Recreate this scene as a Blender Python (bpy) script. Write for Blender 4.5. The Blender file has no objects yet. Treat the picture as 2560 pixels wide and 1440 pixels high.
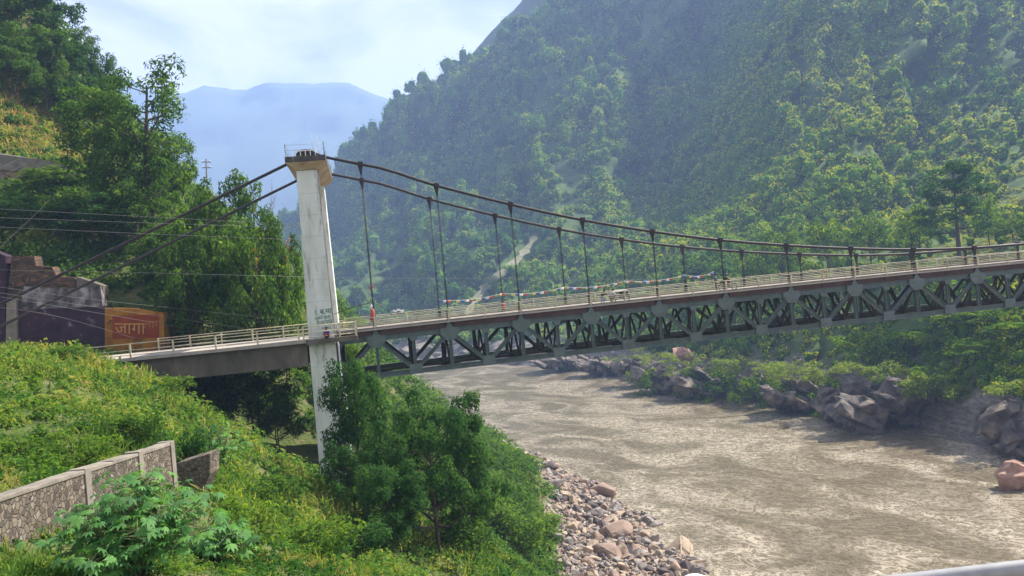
import bpy, bmesh, math, random
import numpy as np
from mathutils import Vector, Matrix
random.seed(7)
RNG = np.random.default_rng(11)
SC = bpy.context.scene
COL = SC.collection

# ------------------------------------------------------------------ camera
FPX = 2225.0                      # focal length in photograph pixels (2560 wide)
PITCH, ROLL = -0.003, -0.091
CAMZ = 26.0
K = 1.5                           # the river and far bank lie this much farther than first surveyed
WATER = CAMZ - 26.0 * K            # river level
C0 = np.array([0.0, 0.0, CAMZ])
FW = np.array([0, math.cos(PITCH), -math.sin(PITCH)])
_rt = np.array([1.0, 0, 0]); _up = np.cross(_rt, FW)
RT = math.cos(ROLL) * _rt + math.sin(ROLL) * _up
UP = -math.sin(ROLL) * _rt + math.cos(ROLL) * _up
cam_d = bpy.data.cameras.new('camera'); cam = bpy.data.objects.new('camera', cam_d); COL.objects.link(cam)
cam_d.sensor_width = 36.0; cam_d.lens = 36.0 * FPX / 2560.0
cam_d.clip_start = 0.1; cam_d.clip_end = 12000
cam.matrix_world = Matrix(((RT[0], UP[0], -FW[0], C0[0]), (RT[1], UP[1], -FW[1], C0[1]), (RT[2], UP[2], -FW[2], C0[2]), (0, 0, 0, 1)))
SC.camera = cam

# ------------------------------------------------------------------ sky and sun
SUN_EL, SUN_AZ = math.radians(47), math.radians(60)     # azimuth clockwise from +Y (view direction)
SUN_DIR = Vector((math.sin(SUN_AZ) * math.cos(SUN_EL), math.cos(SUN_AZ) * math.cos(SUN_EL), math.sin(SUN_EL)))
w = bpy.data.worlds.new('World'); SC.world = w; w.use_nodes = True
nt = w.node_tree; nt.nodes.clear()
def N(tree, t, **kw):
    n = tree.nodes.new(t)
    for k, v in kw.items():
        if k.startswith('i_'):
            key = k[2:]
            n.inputs[int(key) if key.isdigit() else key.replace('_', ' ')].default_value = v
        else: setattr(n, k, v)
    return n
out = N(nt, 'ShaderNodeOutputWorld'); bg = N(nt, 'ShaderNodeBackground'); bg.inputs['Strength'].default_value = 0.052
sky = N(nt, 'ShaderNodeTexSky', sky_type='NISHITA', sun_disc=False, sun_elevation=SUN_EL, sun_rotation=SUN_AZ, air_density=1.0, dust_density=1.6, ozone_density=1.0)
tc = N(nt, 'ShaderNodeTexCoord'); mp = N(nt, 'ShaderNodeMapping'); mp.inputs['Scale'].default_value = (1.6, 1.6, 3.4); mp.inputs['Location'].default_value = (0.35, 0.1, 0.2)
nz = N(nt, 'ShaderNodeTexNoise', i_Scale=3.2, i_Detail=9.0, i_Roughness=0.58, i_Distortion=0.35)
cr = N(nt, 'ShaderNodeValToRGB'); cr.color_ramp.elements[0].position = 0.30; cr.color_ramp.elements[1].position = 0.56
mix = N(nt, 'ShaderNodeMix', data_type='RGBA'); mix.inputs[7].default_value = (8.3, 7.95, 8.3, 1)
hz = N(nt, 'ShaderNodeMath', operation='MULTIPLY'); hz.inputs[1].default_value = 0.9
nt.links.new(tc.outputs['Generated'], mp.inputs['Vector']); nt.links.new(mp.outputs[0], nz.inputs['Vector'])
nt.links.new(nz.outputs[0], cr.inputs[0]); nt.links.new(cr.outputs[0], hz.inputs[0]); nt.links.new(hz.outputs[0], mix.inputs[0])
tn = N(nt, 'ShaderNodeMix', data_type='RGBA', blend_type='MULTIPLY'); tn.inputs[0].default_value = 1.0; tn.inputs[7].default_value = (0.86, 0.84, 0.92, 1); nt.links.new(sky.outputs[0], tn.inputs[6]); nt.links.new(tn.outputs[2], mix.inputs[6]); nt.links.new(mix.outputs[2], bg.inputs['Color']); nt.links.new(bg.outputs[0], out.inputs[0])
sun_d = bpy.data.lights.new('sun', 'SUN'); sun_d.energy = 5.0; sun_d.angle = math.radians(0.5); sun_d.color = (1.0, 0.93, 0.82)
sun = bpy.data.objects.new('sun', sun_d); COL.objects.link(sun); sun.rotation_euler = SUN_DIR.to_track_quat('Z', 'Y').to_euler()
SC.view_settings.view_transform = 'Standard'; SC.view_settings.look = 'None'; SC.view_settings.gamma = 1; SC.view_settings.exposure = 1.5
SC.render.engine = 'CYCLES'
cy = SC.cycles
cy.max_bounces = 6; cy.diffuse_bounces = 2; cy.glossy_bounces = 2; cy.transmission_bounces = 3; cy.transparent_max_bounces = 6; cy.volume_bounces = 1
cy.use_denoising = True
try: cy.denoiser = 'OPENIMAGEDENOISE'
except Exception: pass
cy.caustics_reflective = False; cy.caustics_refractive = False

# ------------------------------------------------------------------ helpers
def P(px, py, D):
    return C0 + D * (FW + (px - 1280) / FPX * RT - (py - 720) / FPX * UP)
def far(p): return C0 + K * (np.asarray(p) - C0)
def PZ(px, D, z):                # the point of image column px at depth D with height z
    u = (px - 1280) / FPX
    v = -(z - CAMZ - D * (FW[2] + u * RT[2])) / (D * UP[2])
    return C0 + D * (FW + u * RT - v * UP)
def proj(p):
    d = np.asarray(p) - C0; z = d @ FW
    return 1280 + FPX * (d @ RT) / z, 720 - FPX * (d @ UP) / z, z

def _hash(i, j, k, s):
    n = (i * 374761393 + j * 668265263 + k * 1274126177 + s * 974634541) & 0x7fffffff
    n = (n ^ (n >> 13)) * 1103515245 & 0x7fffffff
    n = (n ^ (n >> 15)) * 12345701 & 0x7fffffff
    return (n & 0xffff) / 65535.0 * 2 - 1
def vnoise(p, seed=0):
    p = np.asarray(p, float); i = np.floor(p).astype(np.int64); f = p - i; f = f * f * (3 - 2 * f)
    r = 0
    for a in (0, 1):
        for b in (0, 1):
            for c in (0, 1):
                wgt = (f[..., 0] if a else 1 - f[..., 0]) * (f[..., 1] if b else 1 - f[..., 1]) * (f[..., 2] if c else 1 - f[..., 2])
                r = r + wgt * _hash(i[..., 0] + a, i[..., 1] + b, i[..., 2] + c, seed)
    return r
def fbm(p, octs=4, seed=0, gain=0.5):
    p = np.asarray(p, float); r = 0; a = 1.0
    for o in range(octs):
        r = r + a * vnoise(p * 2 ** o + 17.3 * o, seed + o); a *= gain
    return r

def tag(o, label=None, cat=None, group=None, kind=None):
    if label: o['label'] = label
    if cat: o['category'] = cat
    if group: o['group'] = group
    if kind: o['kind'] = kind
    return o
def link(name, me, parent=None):
    o = bpy.data.objects.new(name, me); COL.objects.link(o)
    if parent is not None: o.parent = parent
    return o
def empty(name, loc, rz=0.0):
    o = link(name, None); o.location = loc; o.rotation_euler = (0, 0, rz); o.empty_display_size = 0.3
    return o
def np_mesh(name, verts, faces, mats, smooth=False, tint=None, midx=None):
    """verts (n,3); faces: (m,k) int array (all the same size)"""
    me = bpy.data.meshes.new(name)
    verts = np.asarray(verts, np.float32); faces = np.asarray(faces, np.int32); m, k = faces.shape
    me.vertices.add(len(verts)); me.vertices.foreach_set('co', verts.ravel())
    me.loops.add(m * k); me.loops.foreach_set('vertex_index', faces.ravel())
    me.polygons.add(m); me.polygons.foreach_set('loop_start', np.arange(0, m * k, k, dtype=np.int32))
    if smooth: me.polygons.foreach_set('use_smooth', np.ones(m, bool))
    for mm in (mats if isinstance(mats, (list, tuple)) else [mats]): me.materials.append(mm)
    if midx is not None: me.polygons.foreach_set('material_index', np.asarray(midx, np.int32))
    if tint is not None:
        a = me.attributes.new('tint', 'FLOAT', 'FACE'); a.data.foreach_set('value', np.asarray(tint, np.float32))
    me.update(calc_edges=True); me.validate()
    return me

class MB:
    """collects boxes, bars and tubes, then links them as one mesh object"""
    def __init__(self): self.v = []; self.f = []; self.sm = []
    def add(self, vs, fs, smooth=False):
        b = len(self.v); self.v += [tuple(map(float, x)) for x in vs]; self.f += [tuple(i + b for i in f) for f in fs]; self.sm += [smooth] * len(fs)
    def hexa(self, q):
        self.add(q, [(0, 3, 2, 1), (4, 5, 6, 7), (0, 1, 5, 4), (1, 2, 6, 5), (2, 3, 7, 6), (3, 0, 4, 7)])
    def box(self, c, sx, sy, sz, ax=(1, 0, 0), ay=(0, 1, 0), az=(0, 0, 1)):
        c = np.asarray(c, float); ax, ay, az = (np.asarray(a, float) for a in (ax, ay, az))
        self.hexa([c + ax * sx * i / 2 + ay * sy * j / 2 + az * sz * k / 2 for k in (-1, 1) for (i, j) in ((-1, -1), (1, -1), (1, 1), (-1, 1))])
    def bar(self, a, b, wd, dp, side=(0, 1, 0)):
        a, b = np.asarray(a, float), np.asarray(b, float); d = b - a; L = np.linalg.norm(d); d /= L
        s = np.asarray(side, float); s = s - d * (s @ d); s /= np.linalg.norm(s); t = np.cross(d, s)
        self.box((a + b) / 2, L, dp, wd, d, s, t)
    def ibar(self, a, b, h, bw, th, side):
        """I section: depth h in the plane, flange width bw along side"""
        a, b = np.asarray(a, float), np.asarray(b, float); d = b - a; L = np.linalg.norm(d); d /= L
        s = np.asarray(side, float); s = s - d * (s @ d); s /= np.linalg.norm(s); t = np.cross(d, s); m = (a + b) / 2
        self.box(m, L, th, h - 2 * th, d, s, t)
        self.box(m + t * (h / 2 - th / 2), L, bw, th, d, s, t); self.box(m - t * (h / 2 - th / 2), L, bw, th, d, s, t)
    def tube(self, pts, r, n=8, cap=True, smooth=True):
        pts = [np.asarray(p, float) for p in pts]; rs = r if hasattr(r, '__len__') else [r] * len(pts)
        vs = []; prev = None
        for i, p in enumerate(pts):
            d = pts[min(i + 1, len(pts) - 1)] - pts[max(i - 1, 0)]; d /= (np.linalg.norm(d) + 1e-12)
            if prev is None:
                h = np.array([0, 0, 1.0]) if abs(d[2]) < 0.9 else np.array([1.0, 0, 0]); s = np.cross(d, h)
            else: s = prev - d * (prev @ d)
            s /= np.linalg.norm(s); prev = s; t = np.cross(d, s)
            for k in range(n):
                a = 2 * math.pi * k / n; vs.append(p + rs[i] * (math.cos(a) * s + math.sin(a) * t))
        fs = [(i * n + k, i * n + (k + 1) % n, (i + 1) * n + (k + 1) % n, (i + 1) * n + k) for i in range(len(pts) - 1) for k in range(n)]
        self.add(vs, fs, smooth)
        if cap:
            b = len(self.v) - len(vs)
            self.f.append(tuple(b + k for k in range(n))[::-1]); self.sm.append(False)
            b2 = b + (len(pts) - 1) * n; self.f.append(tuple(b2 + k for k in range(n))); self.sm.append(False)
    def prism(self, poly, dvec):
        """extrude a planar polygon by dvec"""
        n = len(poly); d = np.asarray(dvec, float); p = [np.asarray(q, float) for q in poly]
        self.add(p + [q + d for q in p], [tuple(range(n))[::-1], tuple(range(n, 2 * n))] + [(i, (i + 1) % n, n + (i + 1) % n, n + i) for i in range(n)])
    def ball(self, c, r, seg=10, rings=7, sc=(1, 1, 1)):
        c = np.asarray(c, float); vs = []; fs = []
        for i in range(rings + 1):
            th = math.pi * i / rings
            for k in range(seg):
                ph = 2 * math.pi * k / seg; vs.append(c + r * np.array([math.sin(th) * math.cos(ph) * sc[0], math.sin(th) * math.sin(ph) * sc[1], math.cos(th) * sc[2]]))
        for i in range(rings):
            for k in range(seg): fs.append((i * seg + k, (i + 1) * seg + k, (i + 1) * seg + (k + 1) % seg, i * seg + (k + 1) % seg))
        self.add(vs, fs, True)
    def build(self, name, mats, parent=None, bevel=0.0, loc=None):
        me = bpy.data.meshes.new(name); vs = self.v
        if loc is not None: vs = [tuple(np.asarray(x) - np.asarray(loc)) for x in vs]
        me.from_pydata(vs, [], self.f); me.polygons.foreach_set('use_smooth', self.sm)
        for mm in (mats if isinstance(mats, (list, tuple)) else [mats]): me.materials.append(mm)
        bm = bmesh.new(); bm.from_mesh(me); bmesh.ops.recalc_face_normals(bm, faces=bm.faces); bm.to_mesh(me); bm.free()
        o = link(name, me, parent)
        if loc is not None: o.location = tuple(loc)
        if bevel:
            m = o.modifiers.new('bevel', 'BEVEL'); m.width = bevel; m.segments = 2; m.limit_method = 'ANGLE'
        return o

# ------------------------------------------------------------------ materials
def new_mat(name):
    m = bpy.data.materials.new(name); m.use_nodes = True; t = m.node_tree; t.nodes.clear()
    o = N(t, 'ShaderNodeOutputMaterial'); b = N(t, 'ShaderNodeBsdfPrincipled'); t.links.new(b.outputs[0], o.inputs[0])
    return m, t, b, o
def ramp(t, src, stops):
    r = N(t, 'ShaderNodeValToRGB'); e = r.color_ramp.elements
    e[0].position, e[0].color = stops[0][0], (*stops[0][1], 1); e[1].position, e[1].color = stops[-1][0], (*stops[-1][1], 1)
    for p, c in stops[1:-1]:
        x = e.new(p); x.color = (*c, 1)
    t.links.new(src, r.inputs[0]); return r.outputs[0]
def surf(name, stops, scale=3.0, rough=0.8, bump=0.3, bscale=None, metal=0.0, stretch=(1, 1, 1), detail=8, dist=0.05, stain=None, spec=0.3):
    m, t, b, o = new_mat(name)
    tc = N(t, 'ShaderNodeTexCoord'); mp = N(t, 'ShaderNodeMapping'); mp.inputs['Scale'].default_value = stretch
    t.links.new(tc.outputs['Object'], mp.inputs[0])
    nz = N(t, 'ShaderNodeTexNoise', i_Scale=scale, i_Detail=detail, i_Roughness=0.62); t.links.new(mp.outputs[0], nz.inputs['Vector'])
    c = ramp(t, nz.outputs[0], stops)
    if stain:
        n2 = N(t, 'ShaderNodeTexNoise', i_Scale=stain[1], i_Detail=6.0, i_Roughness=0.7)
        mp2 = N(t, 'ShaderNodeMapping'); mp2.inputs['Scale'].default_value = stain[2]; t.links.new(tc.outputs['Object'], mp2.inputs[0]); t.links.new(mp2.outputs[0], n2.inputs['Vector'])
        k = N(t, 'ShaderNodeMapRange', i_1=stain[3], i_2=stain[4]); t.links.new(n2.outputs[0], k.inputs[0])
        mx = N(t, 'ShaderNodeMix', data_type='RGBA'); mx.inputs[7].default_value = (*stain[0], 1)
        t.links.new(k.outputs[0], mx.inputs[0]); t.links.new(c, mx.inputs[6]); c = mx.outputs[2]
    t.links.new(c, b.inputs['Base Color']); b.inputs['Roughness'].default_value = rough; b.inputs['Metallic'].default_value = metal
    b.inputs['Specular IOR Level'].default_value = spec
    if bump:
        n3 = N(t, 'ShaderNodeTexNoise', i_Scale=bscale or scale * 4, i_Detail=8.0, i_Roughness=0.7); t.links.new(mp.outputs[0], n3.inputs['Vector'])
        bp = N(t, 'ShaderNodeBump', i_Strength=bump, i_Distance=dist); t.links.new(n3.outputs[0], bp.inputs['Height']); t.links.new(bp.outputs[0], b.inputs['Normal'])
    return m
def leaf_mat(name, stops, trans=0.52, gloss=0.08):
    m, t, b, o = new_mat(name)
    at = N(t, 'ShaderNodeAttribute', attribute_name='tint'); c = ramp(t, at.outputs['Fac'], stops)
    t.links.new(c, b.inputs['Base Color']); b.inputs['Roughness'].default_value = 0.7; b.inputs['Specular IOR Level'].default_value = gloss
    tr = N(t, 'ShaderNodeBsdfTranslucent'); hs = N(t, 'ShaderNodeHueSaturation', i_Hue=0.48, i_Saturation=1.1, i_Value=1.7); t.links.new(c, hs.inputs['Color']); t.links.new(hs.outputs[0], tr.inputs[0])
    mx = N(t, 'ShaderNodeMixShader'); mx.inputs[0].default_value = trans
    t.links.new(b.outputs[0], mx.inputs[1]); t.links.new(tr.outputs[0], mx.inputs[2]); t.links.new(mx.outputs[0], o.inputs[0])
    return m
M = {}
M['leaf_mid'] = leaf_mat('leaf_mid', [(0, (0.018, 0.055, 0.012)), (0.5, (0.055, 0.125, 0.020)), (1, (0.16, 0.22, 0.03))])
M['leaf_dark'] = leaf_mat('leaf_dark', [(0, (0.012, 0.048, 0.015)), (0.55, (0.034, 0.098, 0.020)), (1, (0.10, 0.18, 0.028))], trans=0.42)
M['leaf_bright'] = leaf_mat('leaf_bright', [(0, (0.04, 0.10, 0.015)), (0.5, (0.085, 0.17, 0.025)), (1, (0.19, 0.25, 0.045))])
M['leaf_forest'] = leaf_mat('leaf_forest', [(0, (0.008, 0.038, 0.010)), (0.4, (0.075, 0.170, 0.014)), (0.75, (0.21, 0.30, 0.020)), (1, (0.36, 0.39, 0.03))], trans=0.28, gloss=0.0)
M['grass'] = leaf_mat('grass', [(0, (0.022, 0.080, 0.014)), (0.38, (0.085, 0.175, 0.026)), (0.7, (0.22, 0.25, 0.045)), (1, (0.33, 0.23, 0.085))], trans=0.4)
M['castor'] = leaf_mat('castor', [(0, (0.025, 0.095, 0.022)), (0.5, (0.060, 0.185, 0.040)), (1, (0.12, 0.29, 0.055))], trans=0.35, gloss=0.4)
M['blossom'] = leaf_mat('blossom', [(0, (0.35, 0.20, 0.01)), (1, (0.55, 0.36, 0.02))], trans=0.4)
M['bark'] = surf('bark', [(0.3, (0.035, 0.026, 0.018)), (0.7, (0.10, 0.08, 0.055))], 4, 0.9, 0.5, stretch=(1, 1, 0.25))
M['barkpale'] = surf('barkpale', [(0.3, (0.09, 0.075, 0.055)), (0.7, (0.22, 0.19, 0.15))], 4, 0.9, 0.5, stretch=(1, 1, 0.25))
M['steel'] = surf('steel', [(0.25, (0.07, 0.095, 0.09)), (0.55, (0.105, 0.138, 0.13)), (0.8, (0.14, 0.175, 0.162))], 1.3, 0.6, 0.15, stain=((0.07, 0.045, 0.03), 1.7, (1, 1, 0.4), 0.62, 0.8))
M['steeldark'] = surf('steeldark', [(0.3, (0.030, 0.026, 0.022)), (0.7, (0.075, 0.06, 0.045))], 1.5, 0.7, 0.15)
M['rust'] = surf('rust', [(0.25, (0.050, 0.032, 0.030)), (0.6, (0.095, 0.056, 0.046)), (0.85, (0.14, 0.085, 0.06))], 1.2, 0.75, 0.2)
M['cable'] = surf('cable', [(0.3, (0.016, 0.013, 0.014)), (0.7, (0.045, 0.034, 0.032))], 2, 0.6, 0.4, bscale=14)
M['railpaint'] = surf('railpaint', [(0.3, (0.38, 0.33, 0.20)), (0.55, (0.56, 0.51, 0.36)), (0.8, (0.66, 0.61, 0.46))], 2.2, 0.6, 0.1, stain=((0.30, 0.17, 0.07), 0.8, (1, 1, 1), 0.52, 0.72))
M['tower'] = surf('tower', [(0.2, (0.40, 0.44, 0.38)), (0.5, (0.58, 0.61, 0.55)), (0.8, (0.70, 0.72, 0.68))], 0.9, 0.85, 0.12, stretch=(1, 1, 0.35), stain=((0.13, 0.13, 0.11), 1.1, (1.6, 1.6, 0.28), 0.54, 0.74))
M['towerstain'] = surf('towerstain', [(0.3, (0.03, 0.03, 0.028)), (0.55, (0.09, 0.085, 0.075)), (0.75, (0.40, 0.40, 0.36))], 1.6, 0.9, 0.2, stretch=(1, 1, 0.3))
M['caprust'] = surf('caprust', [(0.25, (0.14, 0.08, 0.045)), (0.5, (0.36, 0.27, 0.17)), (0.8, (0.52, 0.44, 0.31))], 0.8, 0.85, 0.15)
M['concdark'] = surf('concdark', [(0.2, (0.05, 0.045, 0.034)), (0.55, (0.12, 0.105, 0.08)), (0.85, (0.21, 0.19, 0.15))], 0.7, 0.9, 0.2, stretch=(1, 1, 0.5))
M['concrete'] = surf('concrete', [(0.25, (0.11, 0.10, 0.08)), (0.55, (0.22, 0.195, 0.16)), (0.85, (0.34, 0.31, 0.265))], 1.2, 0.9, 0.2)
M['road'] = surf('road', [(0.25, (0.26, 0.23, 0.20)), (0.7, (0.40, 0.36, 0.31))], 1.1, 0.92, 0.2)
M['white'] = surf('white', [(0.3, (0.66, 0.66, 0.64)), (0.7, (0.80, 0.80, 0.78))], 3, 0.6, 0.05)
M['wire'] = surf('wire', [(0.3, (0.08, 0.08, 0.08)), (0.7, (0.13, 0.13, 0.13))], 3, 0.5, 0)
M['black'] = surf('black', [(0.3, (0.010, 0.010, 0.011)), (0.7, (0.022, 0.022, 0.024))], 3, 0.5, 0)
M['green_ink'] = surf('green_ink', [(0.3, (0.01, 0.13, 0.08)), (0.7, (0.02, 0.21, 0.13))], 6, 0.8, 0)
M['galv'] = surf('galv', [(0.3, (0.24, 0.245, 0.25)), (0.7, (0.36, 0.365, 0.37))], 14, 0.5, 0.06, metal=0.35, bscale=60, dist=0.002)
def joints(m, pitch, dark):
    # horizontal formwork joints every `pitch` metres
    t = m.node_tree; b = [n for n in t.nodes if n.type == 'BSDF_PRINCIPLED'][0]; src = b.inputs['Base Color'].links[0].from_socket
    g = N(t, 'ShaderNodeNewGeometry'); s = N(t, 'ShaderNodeSeparateXYZ'); t.links.new(g.outputs['Position'], s.inputs[0])
    f = N(t, 'ShaderNodeMath', operation='PINGPONG'); f.inputs[1].default_value = pitch / 2; t.links.new(s.outputs['Z'], f.inputs[0])
    k = N(t, 'ShaderNodeMapRange', i_1=0.07, i_2=0.02, i_3=0.0, i_4=dark); t.links.new(f.outputs[0], k.inputs[0])
    mx = N(t, 'ShaderNodeMix', data_type='RGBA'); mx.inputs[7].default_value = (0.16, 0.16, 0.14, 1); t.links.new(k.outputs[0], mx.inputs[0]); t.links.new(src, mx.inputs[6]); t.links.new(mx.outputs[2], b.inputs['Base Color'])
joints(M['tower'], 1.9, 0.17)
def flat(name, c, rough=0.7):
    if name not in M: M[name] = surf(name, [(0.3, tuple(x * 0.8 for x in c)), (0.7, c)], 8, rough, 0)
    return M[name]
# ------------------------------------------------------------------ left bank terrain (one heightfield)
S = 6.6
BA = 0.155
BE = np.array([math.cos(BA), math.sin(BA), 0]); BO = np.array([-math.sin(BA), math.cos(BA), 0])
B0 = np.array([-12.5, 79.5, CAMZ]); BW = 10.5
CZ = [12.5, 10.1, 7.9, 5.95, 4.34, 3.0, 1.95, 1.10, 0.44, 0.07, 0.0, 0.12, 0.55, 1.25, 2.2]
def deckz(n): return -2.24 + 0.0924 * n - 0.0044 * n * n if n > 0 else -2.24 + 0.0924 * n
def B(n, o, z, rel=True):
    """station n (panels), o metres across from the near truss, z above the deck edge"""
    p = B0 + BE * S * n + BO * o; return p + np.array([0, 0, (deckz(n) if rel else 0) + z])

ctl = []
def cp(px, py, D): ctl.append(P(px, py, D))
def cz(px, D, z): ctl.append(PZ(px, D, z))
def czk(px, D, z): ctl.append(far(PZ(px, D, z)))
def cw(x, y, z): ctl.append(np.array([x, y, z], float))
for a in [(-150, 900, 50), (0, 908, 55), (200, 910, 60), (330, 920, 66), (385, 965, 66), (470, 1033, 62), (560, 1088, 60), (650, 1143, 58), (740, 1195, 62),
          (100, 1000, 46), (250, 1040, 45), (100, 1150, 33), (30, 1150, 28), (300, 1088, 38), (430, 1080, 40), (560, 1150, 46), (-150, 1150, 24), (-150, 1000, 40),
          (120, 1465, 21), (0, 1480, 19), (300, 1360, 26), (430, 1215, 31), (520, 1215, 35), (640, 1250, 42), (740, 1290, 48), (350, 1440, 19), (600, 1440, 25), (750, 1440, 34),
          (900, 1440, 42), (870, 1275, 62), (985, 1355, 56), (1100, 1300, 66), (1000, 1440, 50), (1200, 1440, 72),
          (1250, 1250, 118), (1390, 1370, 119), (1300, 1200, 145), (1200, 1150, 150), (1150, 1050, 215), (1050, 1010, 280), (1400, 1440, 108), (1300, 1440, 92)]: cp(*a)
for a in [(450, 75, 17.5), (600, 75, 13.5), (700, 74, 12.3), (300, 76, 22.3), (380, 80, 18.5), (500, 80, 15), (650, 79, 12.8), (800, 80, 10.6), (900, 80, 9.5), (1000, 85, 8.0),
          (400, 86, 18), (500, 87, 15.5), (600, 87, 14.5), (720, 88, 13), (850, 95, 12), (950, 110, 9), (480, 95, 22.2), (560, 96, 22.2), (640, 96, 21.8), (720, 98, 18.5), (800, 110, 15),
          (850, 140, 10), (900, 200, 0), (930, 290, -6), (860, 350, -3), (700, 300, 15),
          (100, 85, 22.9), (250, 84, 22.9), (0, 88, 23.0), (0, 78, 22.9), (150, 76, 22.9), (-200, 85, 23.0), (-200, 78, 23.0), (350, 92, 22.9), (100, 93.5, 23.3), (0, 94, 23.4), (300, 93.5, 23.3), (400, 94, 23.0), (-200, 95, 23.5)]: cz(*a)
for a in [(1740, 80, 0.35), (1620, 96, 0.3), (1500, 115.7, 0.2), (1380, 131.8, 0.2), (1270, 147, 0.2), (1180, 174, 0.2), (1060, 218, 0.2), (985, 271, 0.2), (900, 305, 0.2), (780, 320, 0.2),
          (1800, 85, -2), (1700, 105, -2.5), (1500, 140, -3), (1350, 175, -3), (1200, 220, -3), (1080, 280, -3), (980, 330, -3), (850, 345, -3),
          (1400, 92, 1.5), (1500, 85, 1.6), (1600, 84, 1.1), (1450, 108, 1.0), (1350, 120, 1.3), (1500, 74, 1.8), (1650, 72, 0.8), (1700, 66, 0.3), (1600, 60, 1.5), (1850, 60, -2)]: czk(*a)
for a in [(-8, 8, 21.5), (0, 10, 18.5), (6, 25, 13), (9, 42, 7), (21, 85, -12.2), (20, 45, -11), (20, 15, -10), (36, 45, -16), (36, 8, -16), (39, 90, -16.5), (-30, 5, 23.5), (-30, 20, 22.8), (-60, 10, 27), (-60, 40, 25.5), (-55, 60, 25)]: cw(*a)
# hillside above the road
for a in [(50, 720, 98), (250, 715, 99), (420, 765, 99), (0, 640, 101), (250, 660, 105), (450, 700, 106), (560, 730, 106), (650, 745, 108), (740, 760, 112),
          (-200, 640, 100), (0, 520, 112), (200, 520, 116), (400, 560, 120), (550, 610, 122), (680, 660, 126), (0, 452, 124), (215, 462, 128), (-200, 440, 124),
          (0, 380, 130), (120, 395, 133), (230, 420, 138), (0, 250, 142), (100, 300, 146), (200, 330, 150), (0, 100, 155), (-200, 60, 150), (120, 140, 160), (250, 280, 165), (-200, -250, 175), (0, -140, 175),
          (120, 20, 176), (230, 190, 178), (330, 330, 178), (430, 450, 172), (520, 525, 165), (620, 580, 160), (720, 640, 165), (800, 745, 185)]: cp(*a)
for a in [(120, 260, 26), (350, 260, 20), (550, 250, 20), (-200, 300, 40), (750, 250, 12), (600, 400, 5)]: cz(*a)
ctl = np.array(ctl)
def rbf_fit(pts, lam=0.3):
    X = pts[:, :2]; d = np.linalg.norm(X[:, None] - X[None], axis=2); n = len(X)
    A = np.zeros((n + 3, n + 3)); A[:n, :n] = d - lam * np.eye(n); A[:n, n] = 1; A[:n, n + 1:] = X; A[n, :n] = 1; A[n + 1:, :n] = X.T
    return X, np.linalg.solve(A, np.r_[pts[:, 2], 0, 0, 0])
RX, RC = rbf_fit(ctl)
def left_z(x, y, noise=True):
    x = np.atleast_1d(np.asarray(x, float)); y = np.atleast_1d(np.asarray(y, float)); n = len(RX)
    z = np.empty(len(x))
    for s in range(0, len(x), 20000):
        q = np.stack([x[s:s + 20000], y[s:s + 20000]], 1); d = np.linalg.norm(q[:, None] - RX[None], axis=2)
        z[s:s + 20000] = d @ RC[:n] + RC[n] + q @ RC[n + 1:]
    if noise:
        p = np.stack([x, y, 0 * x], 1)
        k = np.clip((z - WATER) / 8, 0.15, 1.0) * (0.4 + 0.6 * np.clip((y - 60) / 60, 0, 1))
        oo = (x - B0[0]) * BO[0] + (y - B0[1]) * BO[1]; tt = (x - B0[0]) * BE[0] + (y - B0[1]) * BE[1]
        k = k * np.where((oo > -3) & (oo < BW + 4) & (tt < -20), 0.15, 1.0)
        z = z + k * (0.8 * fbm(p / 9.0, 3, 3) + 0.22 * fbm(p / 2.1, 2, 5))
    return z
def ground_mat():
    m, t, b, o = new_mat('bank_soil')
    g = N(t, 'ShaderNodeNewGeometry'); sp = N(t, 'ShaderNodeSeparateXYZ'); t.links.new(g.outputs['Position'], sp.inputs[0])
    tc = N(t, 'ShaderNodeTexCoord')
    n1 = N(t, 'ShaderNodeTexNoise', i_Scale=0.35, i_Detail=9.0, i_Roughness=0.7); t.links.new(tc.outputs['Object'], n1.inputs['Vector'])
    n2 = N(t, 'ShaderNodeTexVoronoi', i_Scale=2.2); t.links.new(tc.outputs['Object'], n2.inputs['Vector'])
    soil = ramp(t, n1.outputs[0], [(0.3, (0.035, 0.05, 0.016)), (0.5, (0.07, 0.095, 0.028)), (0.62, (0.14, 0.12, 0.06)), (0.75, (0.22, 0.17, 0.10))])
    stone = ramp(t, n2.outputs['Color'], [(0.1, (0.10, 0.08, 0.065)), (0.5, (0.25, 0.205, 0.165)), (0.9, (0.40, 0.34, 0.28))])
    k = N(t, 'ShaderNodeMapRange', i_1=WATER + 5.2, i_2=WATER + 3.2); t.links.new(sp.outputs['Z'], k.inputs[0])
    mx = N(t, 'ShaderNodeMix', data_type='RGBA'); t.links.new(k.outputs[0], mx.inputs[0]); t.links.new(soil, mx.inputs[6]); t.links.new(stone, mx.inputs[7])
    t.links.new(mx.outputs[2], b.inputs['Base Color']); b.inputs['Roughness'].default_value = 0.95; b.inputs['Specular IOR Level'].default_value = 0.1
    bp = N(t, 'ShaderNodeBump', i_Strength=0.6, i_Distance=0.25); t.links.new(n2.outputs['Distance'], bp.inputs['Height']); t.links.new(bp.outputs[0], b.inputs['Normal'])
    return m
M['ground'] = ground_mat()
gx = np.r_[np.arange(-260, -40, 3.0), np.arange(-40, 62, 1.0)]; gy = np.r_[np.arange(3, 200, 1.0), np.arange(200, 520, 3.0)]
GX, GY = np.meshgrid(gx, gy); GZ = left_z(GX.ravel(), GY.ravel()).reshape(GX.shape)
nx, ny = len(gx), len(gy); idx = np.arange(nx * ny).reshape(ny, nx)
fq = np.stack([idx[:-1, :-1], idx[:-1, 1:], idx[1:, 1:], idx[1:, :-1]], -1).reshape(-1, 4)
fc = GZ.ravel()[fq].max(1) > WATER - 6
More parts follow.
